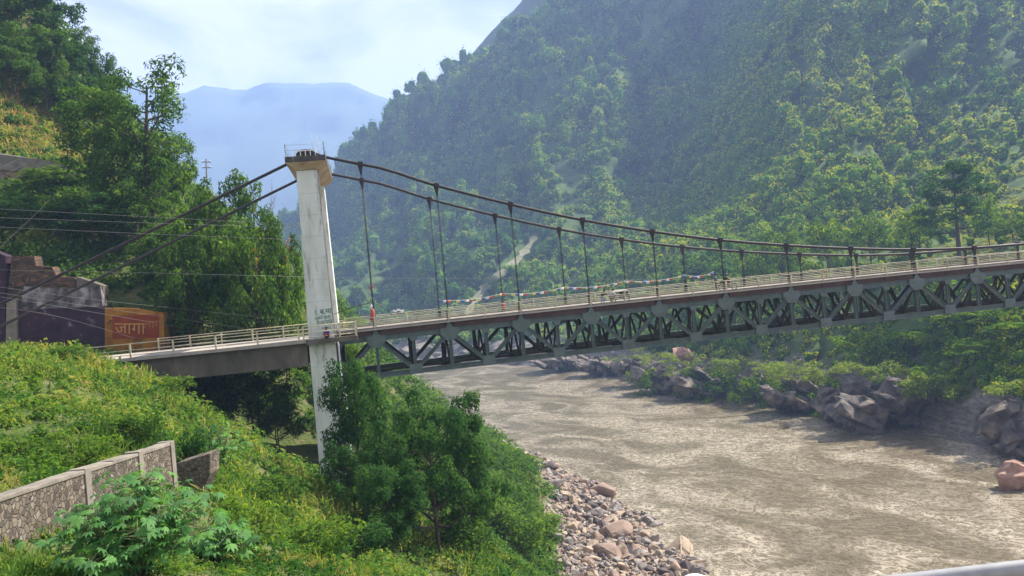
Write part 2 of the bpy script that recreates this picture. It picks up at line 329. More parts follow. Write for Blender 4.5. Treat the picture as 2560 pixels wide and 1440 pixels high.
lb = link('riverbank', np_mesh('riverbank', np.stack([GX, GY, GZ], -1).reshape(-1, 3), fq[fc], M['ground'], smooth=True)); tag(lb, kind='structure')
def gz(x, y):
    """height of the left bank mesh"""
    x = np.asarray(x, float); y = np.asarray(y, float)
    i = np.clip(np.searchsorted(gx, x) - 1, 0, nx - 2); j = np.clip(np.searchsorted(gy, y) - 1, 0, ny - 2)
    u = np.clip((x - gx[i]) / (gx[i + 1] - gx[i]), 0, 1); v = np.clip((y - gy[j]) / (gy[j + 1] - gy[j]), 0, 1)
    return (GZ[j, i] * (1 - u) + GZ[j, i + 1] * u) * (1 - v) + (GZ[j + 1, i] * (1 - u) + GZ[j + 1, i + 1] * u) * v

# ------------------------------------------------------------------ right mountain (loft of columns from the river to the ridge)
COLS = {
    560:  [('z', 450, -3), ('z', 465, 3), ('z', 540, 40), (640, 700), (770, 660), (900, 630), (1020, 600), (1180, 680)],
    700:  [('z', 420, -3), ('z', 432, 3), ('z', 520, 32), (620, 690), (750, 640), (880, 590), (1000, 548), (1150, 620)],
    850:  [('z', 398, -3), ('z', 412, 4), (500, 800), (600, 700), (700, 590), (820, 485), (950, 405), (1100, 480)],
    1000: [('z', 372, -3), ('z', 386, 4), (460, 800), (550, 690), (650, 560), (770, 410), (880, 287), (1020, 380)],
    1250: [('z', 318, -3), ('z', 332, 5), (395, 780), (480, 650), (570, 480), (690, 270), (800, 100), (900, 170)],
    1500: [('z', 255, -3), ('z', 267, 6), (320, 765), (410, 655), (520, 500), (640, 270), (770, -40), (840, -150)],
    1750: [('z', 198, -3), ('z', 206, 7), (240, 725), (285, 625), (425, 530), (560, 340), (690, 60), (760, -220)],
    2000: [('z', 163, -3), ('z', 171, 8), (205, 690), (250, 600), (292, 490), (375, 325), (500, 30), (640, -230)],
    2250: [('z', 136, -3), ('z', 144, 8), (175, 665), (225, 585), (275, 465), (350, 275), (465, -10), (590, -250)],
    2560: [('z', 107, -3), ('z', 115, 9), (155, 640), (210, 545), (275, 415), (360, 220), (460, -40), (550, -270)],
    2900: [('z', 90, -3), ('z', 98, 9), (145, 620), (200, 500), (262, 370), (345, 190), (440, -70), (530, -300)],
    3350: [('z', 78, -3), ('z', 86, 9), (135, 600), (190, 470), (250, 330), (330, 150), (420, -100), (500, -320)],
}
def catmull(A, t):
    """A (n, ...), t in [0, n-1]"""
    n = len(A); i = np.clip(np.floor(t).astype(int), 0, n - 2); f = (t - i)[:, None, None]
    a, b, c, d = A[np.clip(i - 1, 0, n - 1)], A[i], A[i + 1], A[np.clip(i + 2, 0, n - 1)]
    return 0.5 * ((2 * b) + (c - a) * f + (2 * a - 5 * b + 4 * c - d) * f ** 2 + (3 * b - a - 3 * c + d) * f ** 3)
CT = np.array([[PZ(px, e[1], e[2]) if e[0] == 'z' else P(px, e[1], e[0]) for e in rows] for px, rows in COLS.items()])
NU, NV = 300, 200
uu = np.linspace(0, len(COLS) - 1, NU); vv = np.linspace(0, 1, NV) ** 1.25 * 7
SURF = catmull(CT, uu); SURF = catmull(SURF.transpose(1, 0, 2), vv).transpose(1, 0, 2)     # (NU, NV, 3)
Dd = np.linalg.norm(SURF[..., :2], axis=-1)
hz_ = np.clip((SURF[..., 2] - 2) / 30, 0, 1)
base = SURF.copy()
g1 = fbm(SURF / np.array([70, 70, 160.]), 4, 21); g2 = fbm(SURF / 18.0, 3, 31); rk = np.abs(fbm(SURF / np.array([7, 7, 4.5]), 4, 41))
SURF[..., 1] += hz_ * (g1 * np.clip(Dd * 0.035, 4, 22) + g2 * np.clip(Dd * 0.006, 0.7, 3.0))
ug, vg = np.meshgrid(uu, vv, indexing='ij'); rg = 1 - np.abs(fbm(np.stack([ug * 2.6 + 0.35 * vg + 0.5 * g1, vg * 0.45, 0 * ug], -1), 3, 51)) * 1.6
SURF[..., 1] -= hz_ * (rg - 0.55) * np.clip(Dd * 0.075, 8, 60)
SURF[..., 0] += hz_ * np.roll(g1, 7, 0) * np.clip(Dd * 0.015, 1, 9)
low = np.clip((SURF[..., 2] + 3) / 4, 0, 1) * np.clip((22 - SURF[..., 2]) / 12, 0, 1)
SURF[..., 1] -= low * (rk * 5.0 - 1.6); SURF[..., 2] += low * (rk - 0.4) * 2.0 * np.clip(SURF[..., 2] / 3, 0, 1)
SURF = far(SURF)
def mount_mat():
    m, t, b, o = new_mat('mountain_soil')
    g = N(t, 'ShaderNodeNewGeometry'); sp = N(t, 'ShaderNodeSeparateXYZ'); t.links.new(g.outputs['Position'], sp.inputs[0])
    tc = N(t, 'ShaderNodeTexCoord')
    n1 = N(t, 'ShaderNodeTexNoise', i_Scale=0.06, i_Detail=10.0, i_Roughness=0.72); t.links.new(tc.outputs['Object'], n1.inputs['Vector'])
    mp = N(t, 'ShaderNodeMapping'); mp.inputs['Rotation'].default_value = (0.5, 0.5, 0.2); mp.inputs['Scale'].default_value = (0.3, 0.3, 1.6); t.links.new(tc.outputs['Object'], mp.inputs[0])
    n2 = N(t, 'ShaderNodeTexNoise', i_Scale=0.9, i_Detail=10.0, i_Roughness=0.75); t.links.new(mp.outputs[0], n2.inputs['Vector'])
    soil = ramp(t, n1.outputs[0], [(0.3, (0.025, 0.05, 0.015)), (0.55, (0.06, 0.10, 0.025)), (0.72, (0.14, 0.17, 0.04))])
    stone = ramp(t, n2.outputs[0], [(0.3, (0.06, 0.055, 0.05)), (0.5, (0.17, 0.15, 0.13)), (0.7, (0.33, 0.29, 0.24))])
    n3 = N(t, 'ShaderNodeMath', operation='MULTIPLY_ADD'); t.links.new(n1.outputs[0], n3.inputs[0]); n3.inputs[1].default_value = 14.0; zz = N(t, 'ShaderNodeMath', operation='MULTIPLY_ADD'); zz.inputs[1].default_value = 1 / K; zz.inputs[2].default_value = -WATER / K; t.links.new(sp.outputs['Z'], zz.inputs[0]); t.links.new(zz.outputs[0], n3.inputs[2])
    k = N(t, 'ShaderNodeMapRange', i_1=17.0, i_2=13.0); t.links.new(n3.outputs[0], k.inputs[0])
    mx = N(t, 'ShaderNodeMix', data_type='RGBA'); t.links.new(k.outputs[0], mx.inputs[0]); t.links.new(soil, mx.inputs[6]); t.links.new(stone, mx.inputs[7])
    t.links.new(mx.outputs[2], b.inputs['Base Color']); b.inputs['Roughness'].default_value = 0.95; b.inputs['Specular IOR Level'].default_value = 0.1
    bp = N(t, 'ShaderNodeBump', i_Strength=0.8, i_Distance=0.6); t.links.new(n2.outputs[0], bp.inputs['Height']); t.links.new(bp.outputs[0], b.inputs['Normal'])
    return m
M['mount'] = mount_mat()
mi = np.arange(NU * NV).reshape(NU, NV)
mq = np.stack([mi[:-1, :-1], mi[1:, :-1], mi[1:, 1:], mi[:-1, 1:]], -1).reshape(-1, 4)
rm = link('mountain_slope', np_mesh('mountain_slope', SURF.reshape(-1, 3), mq, M['mount'], smooth=True)); tag(rm, kind='structure')
SFACE = np.cross(SURF[1:, :-1] - SURF[:-1, :-1], SURF[:-1, 1:] - SURF[:-1, :-1]); SAREA = np.linalg.norm(SFACE, axis=-1)
def surf_at(u, v):
    """u in [0,NU-1], v in [0,NV-1] float arrays -> points on the mountain mesh"""
    i = np.clip(u.astype(int), 0, NU - 2); j = np.clip(v.astype(int), 0, NV - 2); a = (u - i)[:, None]; b = (v - j)[:, None]
    return (SURF[i, j] * (1 - a) + SURF[i + 1, j] * a) * (1 - b) + (SURF[i, j + 1] * (1 - a) + SURF[i + 1, j + 1] * a) * b
_fp = np.stack(proj(SURF.reshape(-1, 3)), -1)
def surf_hit(px, py, dmin=0, dmax=1e9):
    """front point of the mountain mesh seen at photograph pixel (px, py)"""
    e = np.hypot(_fp[:, 0] - px, _fp[:, 1] - py); ok = (e < e.min() + 14) & (_fp[:, 2] > dmin) & (_fp[:, 2] < dmax)
    k = np.where(ok)[0]; k = k[np.argmin(_fp[k, 2])]; return SURF.reshape(-1, 3)[k]

# pale landslide scar running down the slope beyond the tower
M['scree'] = surf('scree', [(0.3, (0.07, 0.085, 0.035)), (0.5, (0.14, 0.14, 0.08)), (0.75, (0.23, 0.21, 0.15))], 0.16, 0.95, 0.4, bscale=0.6, dist=0.6)
V = []
for i_, t_ in enumerate(np.linspace(0, 1, 26)):
    px_ = 1338 - 180 * t_ + 9 * math.sin(7 * t_); py_ = 588 + 200 * t_
    h_ = surf_hit(px_, py_); d_ = (proj(h_)[2] * 0.985); w_ = 5 + 6 * math.sin(math.pi * t_) + 4 * math.sin(i_ * 1.7) + 3 * math.sin(i_ * 2.9)
    V += [P(px_ - w_, py_, d_), P(px_ + w_, py_ + 3, d_)]
V = np.array(V); D_ = np.convolve(np.pad(V[::2, 1], 3, mode='edge'), np.ones(7) / 7, 'valid')
for i_ in range(26):
    for j_ in (0, 1): q_ = V[2 * i_ + j_]; V[2 * i_ + j_] = C0 + (q_ - C0) * (D_[i_] - 6) / q_[1]
tag(link('landslide_scar', np_mesh('landslide_scar', V, [(2 * i_, 2 * i_ + 1, 2 * i_ + 3, 2 * i_ + 2) for i_ in range(25)], M['scree'], smooth=True)), kind='structure')

# ------------------------------------------------------------------ far mountains
def far_ridge(name, prof, D, back, foot, amp, seed, mat):
    px = np.array([p[0] for p in prof], float); py = np.array([p[1] for p in prof], float)
    xs = np.linspace(px[0], px[-1], 160); ys = np.interp(xs, px, py)
    rows = []
    for s in np.linspace(0, 1, 26):
        d = D - foot * (1 - s); top = np.array([P(x, y, D) for x, y in zip(xs, ys)])
        q = top.copy(); q[:, 1] = d; q[:, 0] = top[:, 0] * (d / D) ** 0.3; q[:, 2] = top[:, 2] * (0.06 + 0.94 * s ** 1.15)
        rows.append(q)
    q = rows[-1].copy(); q[:, 1] += back; q[:, 2] *= 0.5; rows.append(q)
    R = np.array(rows); e = np.clip(np.linspace(0, 1.3, len(R)), 0, 1)[:, None]
    R[..., 1] += amp * fbm(R / np.array([260, 300, 200.]), 4, seed) * e; R[..., 2] += 0.03 * amp * fbm(R / 22.0, 3, seed + 9)
    n, m = R.shape[:2]; ii = np.arange(n * m).reshape(n, m)
    f = np.stack([ii[:-1, :-1], ii[:-1, 1:], ii[1:, 1:], ii[1:, :-1]], -1).reshape(-1, 4)
    tag(link(name, np_mesh(name, R.reshape(-1, 3), f, mat, smooth=True)), kind='structure')
M['farhill'] = surf('farhill', [(0.3, (0.025, 0.045, 0.022)), (0.7, (0.045, 0.07, 0.03))], 0.02, 0.95, 0)
far_ridge('far_mountain', [(-300, 380), (150, 330), (300, 190), (365, 215), (440, 233), (500, 209), (560, 217), (610, 223), (670, 210), (740, 204), (860, 209), (930, 228), (1000, 252), (1100, 300), (1300, 420), (1500, 480)], 4300, 300, 1500, 80, 61, M['farhill'])
far_ridge('second_mountain', [(900, 420), (1000, 310), (1080, 235), (1150, 160), (1220, 88), (1300, 10), (1400, -120), (1500, -200), (1700, -230)], 1480, 250, 450, 40, 71, M['farhill'])
# valley floor under everything, out to the horizon
tag(link('valley_floor', np_mesh('valley_floor', [(-2450, -380, -24), (2450, -380, -24), (2450, 3550, -24), (-2450, 3550, -24)], [(0, 1, 2, 3)], M['ground'])), kind='structure')

# ------------------------------------------------------------------ river
def water_mat():
    m, t, b, o = new_mat('river_water')
    tc = N(t, 'ShaderNodeTexCoord')
    mr = N(t, 'ShaderNodeMapping'); mr.inputs['Rotation'].default_value = (0, 0, math.radians(-27)); t.links.new(tc.outputs['Object'], mr.inputs[0])
    mp = N(t, 'ShaderNodeMapping'); mp.inputs['Scale'].default_value = (1.0, 0.55, 1.0); t.links.new(mr.outputs[0], mp.inputs[0])
    def noise(s, d, r, dist): 
        n = N(t, 'ShaderNodeTexNoise', i_Scale=s, i_Detail=d, i_Roughness=r, i_Distortion=dist); t.links.new(mp.outputs[0], n.inputs['Vector']); return n.outputs[0]
    def math_(op, a, b, c=None):
        n = N(t, 'ShaderNodeMath', operation=op)
        for i, v in enumerate((a, b, c)):
            if v is None: continue
            if hasattr(v, 'links'): t.links.new(v, n.inputs[i])
            else: n.inputs[i].default_value = v
        return n.outputs[0]
    def rng_(v, a, b, c=0.0, d=1.0):
        n = N(t, 'ShaderNodeMapRange', i_1=a, i_2=b, i_3=c, i_4=d); t.links.new(v, n.inputs[0]); return n.outputs[0]
    w1 = noise(0.058, 5.0, 0.55, 1.4); w2 = noise(0.24, 2.5, 0.5, 2.6); w3 = noise(0.62, 2.2, 0.5, 2.2); w4 = noise(1.4, 3.0, 0.5, 1.0)
    r2 = rng_(math_('ABSOLUTE', math_('SUBTRACT', w2, 0.5), 0), 0.045, 0.0); r3 = rng_(math_('ABSOLUTE', math_('SUBTRACT', w3, 0.5), 0), 0.055, 0.0)
    pt = rng_(w1, 0.44, 0.60)
    foam = math_('MAXIMUM', math_('MULTIPLY', r2, math_('MULTIPLY_ADD', pt, 0.7, 0.3)), math_('MULTIPLY', r3, math_('MULTIPLY_ADD', pt, 0.75, 0.25)))
    base = ramp(t, w1, [(0.3, (0.090, 0.070, 0.039)), (0.5, (0.122, 0.097, 0.057)), (0.7, (0.152, 0.124, 0.076))])
    k = math_('MULTIPLY_ADD', pt, 0.09, math_('MULTIPLY', foam, 0.78))
    mx = N(t, 'ShaderNodeMix', data_type='RGBA'); mx.inputs[7].default_value = (0.50, 0.44, 0.345, 1); t.links.new(k, mx.inputs[0]); t.links.new(base, mx.inputs[6])
    t.links.new(mx.outputs[2], b.inputs['Base Color']); b.inputs['Roughness'].default_value = 0.16; b.inputs['Specular IOR Level'].default_value = 0.5; b.inputs['IOR'].default_value = 1.33
    h = math_('MULTIPLY_ADD', w4, 0.3, math_('MULTIPLY_ADD', w3, 0.6, w2))
    bp = N(t, 'ShaderNodeBump', i_Strength=0.75, i_Distance=0.34); t.links.new(h, bp.inputs['Height']); t.links.new(bp.outputs[0], b.inputs['Normal'])
    return m
M['water'] = water_mat()
wx = np.linspace(-640, 250, 300); wy = np.r_[np.arange(0, 300, 1.6), np.linspace(300, 720, 100)]
WX, WY = np.meshgrid(wx, wy); pw = np.stack([WX, WY, 0 * WX], -1); ca, sa = math.cos(0.47), math.sin(0.47)
pr = np.stack([WX * ca - WY * sa, (WX * sa + WY * ca) * 0.45, 0 * WX], -1)
WZ = 0.16 * fbm(pr / 6.5, 3, 81) + 0.14 * np.abs(fbm(pr / 18.0, 2, 83)) + WATER
n_, m_ = WX.shape; wi = np.arange(n_ * m_).reshape(n_, m_)
wf = np.stack([wi[:-1, :-1], wi[:-1, 1:], wi[1:, 1:], wi[1:, :-1]], -1).reshape(-1, 4)
tag(link('river_water', np_mesh('river_water', np.stack([WX, WY, WZ], -1).reshape(-1, 3), wf, M['water'], smooth=True)), kind='structure')

# ------------------------------------------------------------------ air
def haze(density):
    m = bpy.data.materials.new('haze'); m.use_nodes = True; t = m.node_tree; t.nodes.clear()
    o = N(t, 'ShaderNodeOutputMaterial'); v = N(t, 'ShaderNodeVolumePrincipled')
    v.inputs['Color'].default_value = (0.40, 0.58, 0.98, 1); v.inputs['Density'].default_value = density; v.inputs['Anisotropy'].default_value = 0.1
    t.links.new(v.outputs[0], o.inputs['Volume'])
    b = MB(); b.box((0, 2300, 595), 6000, 5400, 1240); h = b.build('haze', m); tag(h, kind='stuff'); h['label'] = 'pale blue haze filling the valley'
    h.display_type = 'WIRE'
# ------------------------------------------------------------------ suspension bridge
NEND = 14.0
bridge = tag(empty('suspension_bridge', B(-0.7, BW / 2, 0)), 'grey steel truss suspension bridge with white concrete portal tower spanning the brown river', 'bridge')
bridge.location = (0, 0, 0)
ZV = np.array([0, 0, 1.0])
def along(n0, n1, k): return np.linspace(n0, n1, k)

def truss(o):
    """stiffening truss in the plane o metres across: gussets, chords, verticals, diagonals"""
    s = -1 if o == 0 else 1
    tn, bn, zt, zb = [n for n in range(0, int(NEND) + 1)], [n + 0.5 for n in range(-1, int(NEND))], -0.87, -4.2
    ns = along(-0.5, NEND, 30); parts = []
    for z, h in ((zb, 0.46), (zt, 0.52)):
        c = MB()
        for a, b in zip(ns[:-1], ns[1:]): c.ibar(B(a, o, z), B(b, o, z), h, 0.40, 0.05, BO)
        parts.append(c.build('truss' if not parts else 'top_chord', M['steel'], bridge if not parts else parts[0]))
    root = parts[0]
    root['label'] = 'near side truss, grey green steel' if o == 0 else 'far side truss, dark in the shade'
    def gusset(n0, poly):
        g = MB()
        for side in (-1, 1): g.prism([B(n0, o + side * 0.19, 0) + BE * x + ZV * z for x, z in poly], BO * 0.03 * side)
        g.build('gusset_plate', M['steel'], root)
    for n in tn: gusset(n, [(-0.85, -0.66), (-0.32, -0.60), (-0.10, -0.10), (0.10, -0.10), (0.32, -0.60), (0.85, -0.66), (0.85, -1.2), (0.40, -1.75), (-0.40, -1.75), (-0.85, -1.2)])
    for n in bn:
        gusset(n, [(-0.55, -3.55), (0.55, -3.55), (0.62, -4.44), (-0.62, -4.44)]); gusset(n, [(-0.42, -1.08), (0.42, -1.08), (0.22, -1.5), (-0.22, -1.5)])
    for n in sorted(tn + bn):
        v = MB(); v.ibar(B(n, o, zt - 0.2), B(n, o, zb + 0.2), 0.30, 0.32, 0.04, BO); v.build('vertical', M['steel'], root)
    for n in bn:
        for d in (-0.5, 0.5):
            if n + d < 0 or n + d > NEND: continue
            v = MB(); v.ibar(B(n, o, zb + 0.1), B(n + d, o, zt - 0.1), 0.34, 0.34, 0.045, BO); v.build('diagonal', M['steel'], root)
truss(0.0); truss(BW)
# cross frames and bottom bracing between the trusses
for n in np.arange(-0.5, NEND + 0.1, 0.5):
    f = MB()
    top, bot = -1.0, -4.2
    f.bar(B(n, 0.2, top), B(n, BW - 0.2, top), 0.45, 0.22, ZV); f.bar(B(n, 0.2, bot), B(n, BW - 0.2, bot), 0.35, 0.24, ZV)
    q = BW / 4
    for a, b in ((0.2, q), (2 * q, q), (2 * q, 3 * q), (BW - 0.2, 3 * q)):
        f.bar(B(n, a, top - 0.1), B(n, b, bot + 0.1), 0.19, 0.16, BE)
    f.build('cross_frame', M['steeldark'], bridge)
for n in np.arange(-0.5, NEND - 0.4, 1.0):
    f = MB(); h = n + 1
    f.bar(B(n, 0.2, -4.3), B(h, BW - 0.2, -4.3), 0.22, 0.14, ZV); f.bar(B(n, BW - 0.2, -4.27), B(h, 0.2, -4.27), 0.22, 0.14, ZV)
    f.bar(B(n, BW / 2, -4.18), B(h, BW / 2, -4.18), 0.22, 0.2, ZV)
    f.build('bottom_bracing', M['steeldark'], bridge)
# deck
dk = MB(); ns = along(-0.52, NEND, 40)
for a, b in zip(ns[:-1], ns[1:]):
    p = [B(a, -0.42, -0.16), B(b, -0.42, -0.16), B(b, BW + 0.42, -0.16), B(a, BW + 0.42, -0.16)]; dk.hexa(p + [x + ZV * 0.14 for x in p])
dk.build('deck_slab', M['road'], bridge)
for o, d in ((-0.42, -1), (BW + 0.42, 1)):
    k = MB()
    for a, b in zip(ns[:-1], ns[1:]): k.bar(B(a, o - d * 0.14, 0.05), B(b, o - d * 0.14, 0.05), 0.16, 0.28, BO)
    k.build('deck_kerb', M['concrete'], bridge)
    e = MB()
    for n in range(0, int(NEND)):
        for a, b in ((n + 0.055, n + 0.495), (n + 0.505, n + 0.945)): e.ibar(B(a, o - d * 0.30, -0.40), B(b, o - d * 0.30, -0.40), 0.46, 0.30, 0.035, BO)
        for a in (n + 0.5,): e.bar(B(a, o - d * 0.22, -0.18), B(a, o - d * 0.22, -0.62), 0.10, 0.05, BO)
    e.ibar(B(-0.5, o - d * 0.30, -0.40), B(-0.055, o - d * 0.30, -0.40), 0.46, 0.30, 0.035, BO)
    e.build('edge_girder', M['rust'], bridge)
st = MB()
for o in np.linspace(1.6, BW - 1.6, 5):
    for a, b in zip(ns[:-1], ns[1:]): st.bar(B(a, o, -0.48), B(b, o, -0.48), 0.5, 0.12, BO)
st.build('floor_stringers', M['rust'], bridge)
# railings on the bridge: posts every half panel, five rails
def railing(o, d, n0=-0.45):
    posts = list(np.arange(0, NEND, 0.5))
    r = MB()
    for zz, rr in ((1.0, 0.036), (0.70, 0.022), (0.53, 0.022), (0.36, 0.022), (0.20, 0.022)):
        r.tube([B(a, o, zz) for a in along(n0, NEND - 0.5, 30)], rr, 6)
    root = r.build('railing', M['railpaint'], bridge); root['label'] = 'near side railing' if d < 0 else 'far side railing'
    for n in [n0] + posts:
        p = MB(); p.bar(B(n, o, -0.02), B(n, o, 1.06), 0.10, 0.09, BE)
        if abs(n - round(n)) < 0.01: p.bar(B(n + 0.014, o - d * 0.02, -0.1), B(n + 0.014, o - d * 0.02, 1.0), 0.05, 0.07, BE)
        p.build('rail_post', M['railpaint'], root)
railing(-0.40, -1); railing(BW + 0.40, 1)

# towers
TN = -0.705
tw = MB()
tcz = 12.95                       # underside of the cap, relative to eye
def tpt(x, o, z): return B(TN, o, 0, False) + BE * x + ZV * z
def frust(mb, c, w0, d0, z0, w1, d1, z1):
    q = []
    for (w_, d_, z_) in ((w0, d0, z0), (w1, d1, z1)):
        q += [tpt(i * w_ / 2, c + j * d_ / 2, z_) for i, j in ((-1, -1), (1, -1), (1, 1), (-1, 1))]
    mb.hexa(q)
for o in (0, BW):
    frust(tw, o, 2.25, 2.3, -2.9, 1.80, 1.9, 12.13)
    frust(tw, o, 2.45, 2.5, -24.0, 2.30, 2.35, -2.92)
tower = tw.build('tower', M['tower'], bridge, bevel=0.04)
tower['label'] = 'white weathered concrete portal tower'
cp_ = MB()
w0, w1, ov0, ov1 = 1.84, 3.45, 1.0, 1.65
def ring(wd, ov, z): return [tpt(-wd / 2, -ov, z), tpt(wd / 2, -ov, z), tpt(wd / 2, BW + ov, z), tpt(-wd / 2, BW + ov, z)]
cp_.hexa(ring(w0, ov0, 12.14) + ring(w1, ov1, 12.80))
cap = cp_.build('tower_cap', M['caprust'], tower, bevel=0.03)
cb = MB(); cb.hexa(ring(w1 + 0.02, ov1 + 0.01, 12.803) + ring(w1 + 0.02, ov1 + 0.01, 13.30)); cb.build('cap_band', M['towerstain'], tower, bevel=0.03)
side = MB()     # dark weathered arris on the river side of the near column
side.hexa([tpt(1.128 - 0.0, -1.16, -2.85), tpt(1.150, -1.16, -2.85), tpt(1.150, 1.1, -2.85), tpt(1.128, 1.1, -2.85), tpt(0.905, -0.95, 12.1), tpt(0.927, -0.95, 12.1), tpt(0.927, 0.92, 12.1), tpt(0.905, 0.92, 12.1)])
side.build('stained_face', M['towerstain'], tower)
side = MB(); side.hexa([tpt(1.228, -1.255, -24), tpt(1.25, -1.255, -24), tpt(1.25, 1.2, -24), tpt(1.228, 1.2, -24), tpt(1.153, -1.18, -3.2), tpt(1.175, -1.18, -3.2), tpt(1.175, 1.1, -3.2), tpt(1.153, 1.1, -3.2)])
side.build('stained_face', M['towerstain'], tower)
pipe = MB(); pipe.tube([tpt(1.34, -1.0, -2.9), tpt(1.50, -1.0, -13)], 0.08, 8); pipe.build('drain_pipe', M['white'], tower)
# saddle housing on the cap: white lattice box over the cable
for o in (0, BW):
    h = MB()
    for x in np.linspace(-0.85, 0.85, 5):
        for oo in (-0.75, 0.75): h.bar(tpt(x, o + oo, 13.35), tpt(x, o + oo, 13.92), 0.07, 0.06, BE)
    for z in (13.40, 13.90):
        for oo in (-0.75, 0.75): h.bar(tpt(-0.88, o + oo, z), tpt(0.88, o + oo, z), 0.07, 0.062, BO)
        for x in (-0.85, 0.85): h.bar(tpt(x, o - 0.72, z), tpt(x, o + 0.72, z), 0.07, 0.062, BE)
    sd = h.build('saddle_housing', M['white'], tower)
    c = MB(); c.prism([tpt(x, o - 0.45, z) for x, z in ((-0.8, 13.36), (0.8, 13.36), (0.82, 13.75), (0.45, 14.0), (0, 14.08), (-0.45, 14.0), (-0.82, 13.75))], BO * 0.9); c.build('saddle', M['black'], sd)
cr_ = MB()
cor = [(-1.62, -1.55), (1.62, -1.55), (1.62, BW + 1.55), (-1.62, BW + 1.55)]
for i, (x, o) in enumerate(cor):
    cr_.bar(tpt(x, o, 13.3), tpt(x * 1.02, o, 14.45), 0.08, 0.07, BE)
    x2, o2 = cor[(i + 1) % 4]
    for z in (13.85, 14.3): cr_.tube([tpt(x, o, z), tpt(x2, o2, z)], 0.014, 6)
for o in np.linspace(0.6, BW, 5):
    for x in (-1.62, 1.62): cr_.bar(tpt(x, o, 13.28), tpt(x, o, 13.95), 0.07, 0.07, BE)
cr_.build('cap_railing', M['galv'], tower)
an = MB(); an.tube([tpt(0.62, 3.0, 13.3), tpt(0.42, 3.0, 16.2)], 0.022, 5); an.tube([tpt(1.0, 5.5, 13.3), tpt(0.84, 5.5, 16.4)], 0.022, 5); an.build('lightning_rods', M['galv'], tower)

# main cables, clamps and hangers
def cable_z(n):
    return float(np.interp(n, np.arange(len(CZ)), CZ)) if n > len(CZ) - 1.01 else float(catmull(np.array(CZ).reshape(-1, 1, 1), np.array([max(n, 0.0)]))[0, 0, 0])
for o in (0, BW):
    c = MB(); pts = [B(-13.0, o, -5.6, False)]
    z0 = 13.62
    slope = 0.415
    pts = [tpt(x, o, z0 + slope * x + 0.0) for x in (-52, -40, -26, -13, -4, -1.4)] + [tpt(-0.6, o, z0 + 0.18), tpt(0, o, z0 + 0.30), tpt(0.6, o, z0 + 0.16), tpt(1.5, o, z0 - 0.25)]
    pts += [B(n, o, cable_z(n), False) for n in np.arange(0, NEND + 0.01, 0.25)]
    c.tube(pts, 0.135, 8)
    cab = c.build('main_cable', M['cable'], bridge); cab['label'] = 'near main cable' if o == 0 else 'far main cable'
    for n in range(0, int(NEND) + 1):
        zc = cable_z(n); sl = (cable_z(n + 0.1) - cable_z(max(n - 0.1, 0))) / (0.2 * S if n > 0 else 0.1 * S)
        t = BE + ZV * sl; t /= np.linalg.norm(t); u = ZV - t * t[2]; u /= np.linalg.norm(u); p = B(n, o, zc, False)
        k = MB(); k.box(p + u * 0.03, 0.46, 0.36, 0.38, t, BO, u); k.prism([p - BE * 0.24 - u * 0.1 - BO * 0.06, p + BE * 0.24 - u * 0.1 - BO * 0.06, p + BE * 0.07 - ZV * 0.95 - BO * 0.06, p - BE * 0.07 - ZV * 0.95 - BO * 0.06], BO * 0.12)
        k.build('cable_clamp', M['cable'], cab, bevel=0.03)
        hg = MB(); bz = deckz(n)
        off = BO * (0 if o == 0 else 0)
        if zc - 0.8 > bz + 0.4:
            for e in (-0.04, 0.04): hg.tube([B(n, o, zc - 0.7, False) + BE * e, B(n, o, bz + 1.0, False) + BE * e], 0.03, 6)
        else: hg.tube([B(n, o, zc - 0.3, False), B(n, o, bz + 0.6, False)], 0.06, 6)
        ho = hg.build('hanger', M['cable'], bridge)
        so = MB()
        for e in (-0.11, 0.11): so.bar(B(n, o, -0.35) + BE * e, B(n, o, 1.05) + BE * e, 0.06, 0.07, BE)
        so.box(B(n, o, 0.55), 0.34, 0.18, 0.22, BE, BO); so.bar(B(n, o, 0.15), B(n, o, 0.95), 0.13, 0.10, BE)
        so.build('hanger_socket', M['black'], ho)

# ------------------------------------------------------------------ approach span on the left
def A(x, o, z):                   # x metres along the bridge axis from the tower (negative = left)
    return tpt(x, o, -2.62 + 0.0045 * x + z)
app = tag(empty('approach_span', (0, 0, 0)), 'short concrete approach span between the grassy left bank and the white tower', 'bridge span')
XL, XR = -19.2, 4.0
sl = MB(); sl.hexa([A(XL, -1.75, -0.28), A(-1.3, -1.75, -0.28), A(-1.3, BW + 1.75, -0.28), A(XL, BW + 1.75, -0.28), A(XL, -1.75, 0), A(-1.3, -1.75, 0), A(-1.3, BW + 1.75, 0), A(XL, BW + 1.75, 0)])
sl.hexa([A(-1.297, 1.3, -0.28), A(1.6, 1.3, -0.28), A(1.6, BW - 1.3, -0.28), A(-1.297, BW - 1.3, -0.28), A(-1.297, 1.3, 0), A(1.6, 1.3, 0), A(1.6, BW - 1.3, 0), A(-1.297, BW - 1.3, 0)])
sl.build('deck_slab', M['road'], app)
for o in (-1.25, 4.0, 7.0, BW + 0.6):
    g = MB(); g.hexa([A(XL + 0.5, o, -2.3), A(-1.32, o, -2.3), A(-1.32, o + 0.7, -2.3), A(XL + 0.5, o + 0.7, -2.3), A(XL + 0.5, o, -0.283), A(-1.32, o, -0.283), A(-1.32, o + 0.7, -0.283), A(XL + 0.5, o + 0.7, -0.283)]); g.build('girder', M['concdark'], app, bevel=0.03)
ab = MB(); ab.hexa([A(XL - 1.5, -1.6, -7), A(XL + 0.49, -1.6, -7), A(XL + 0.49, BW + 1.6, -7), A(XL - 1.5, BW + 1.6, -7), A(XL - 1.5, -1.6, -0.29), A(XL + 0.49, -1.6, -0.29), A(XL + 0.49, BW + 1.6, -0.29), A(XL - 1.5, BW + 1.6, -0.29)]); ab.build('abutment', M['concdark'], app, bevel=0.03)
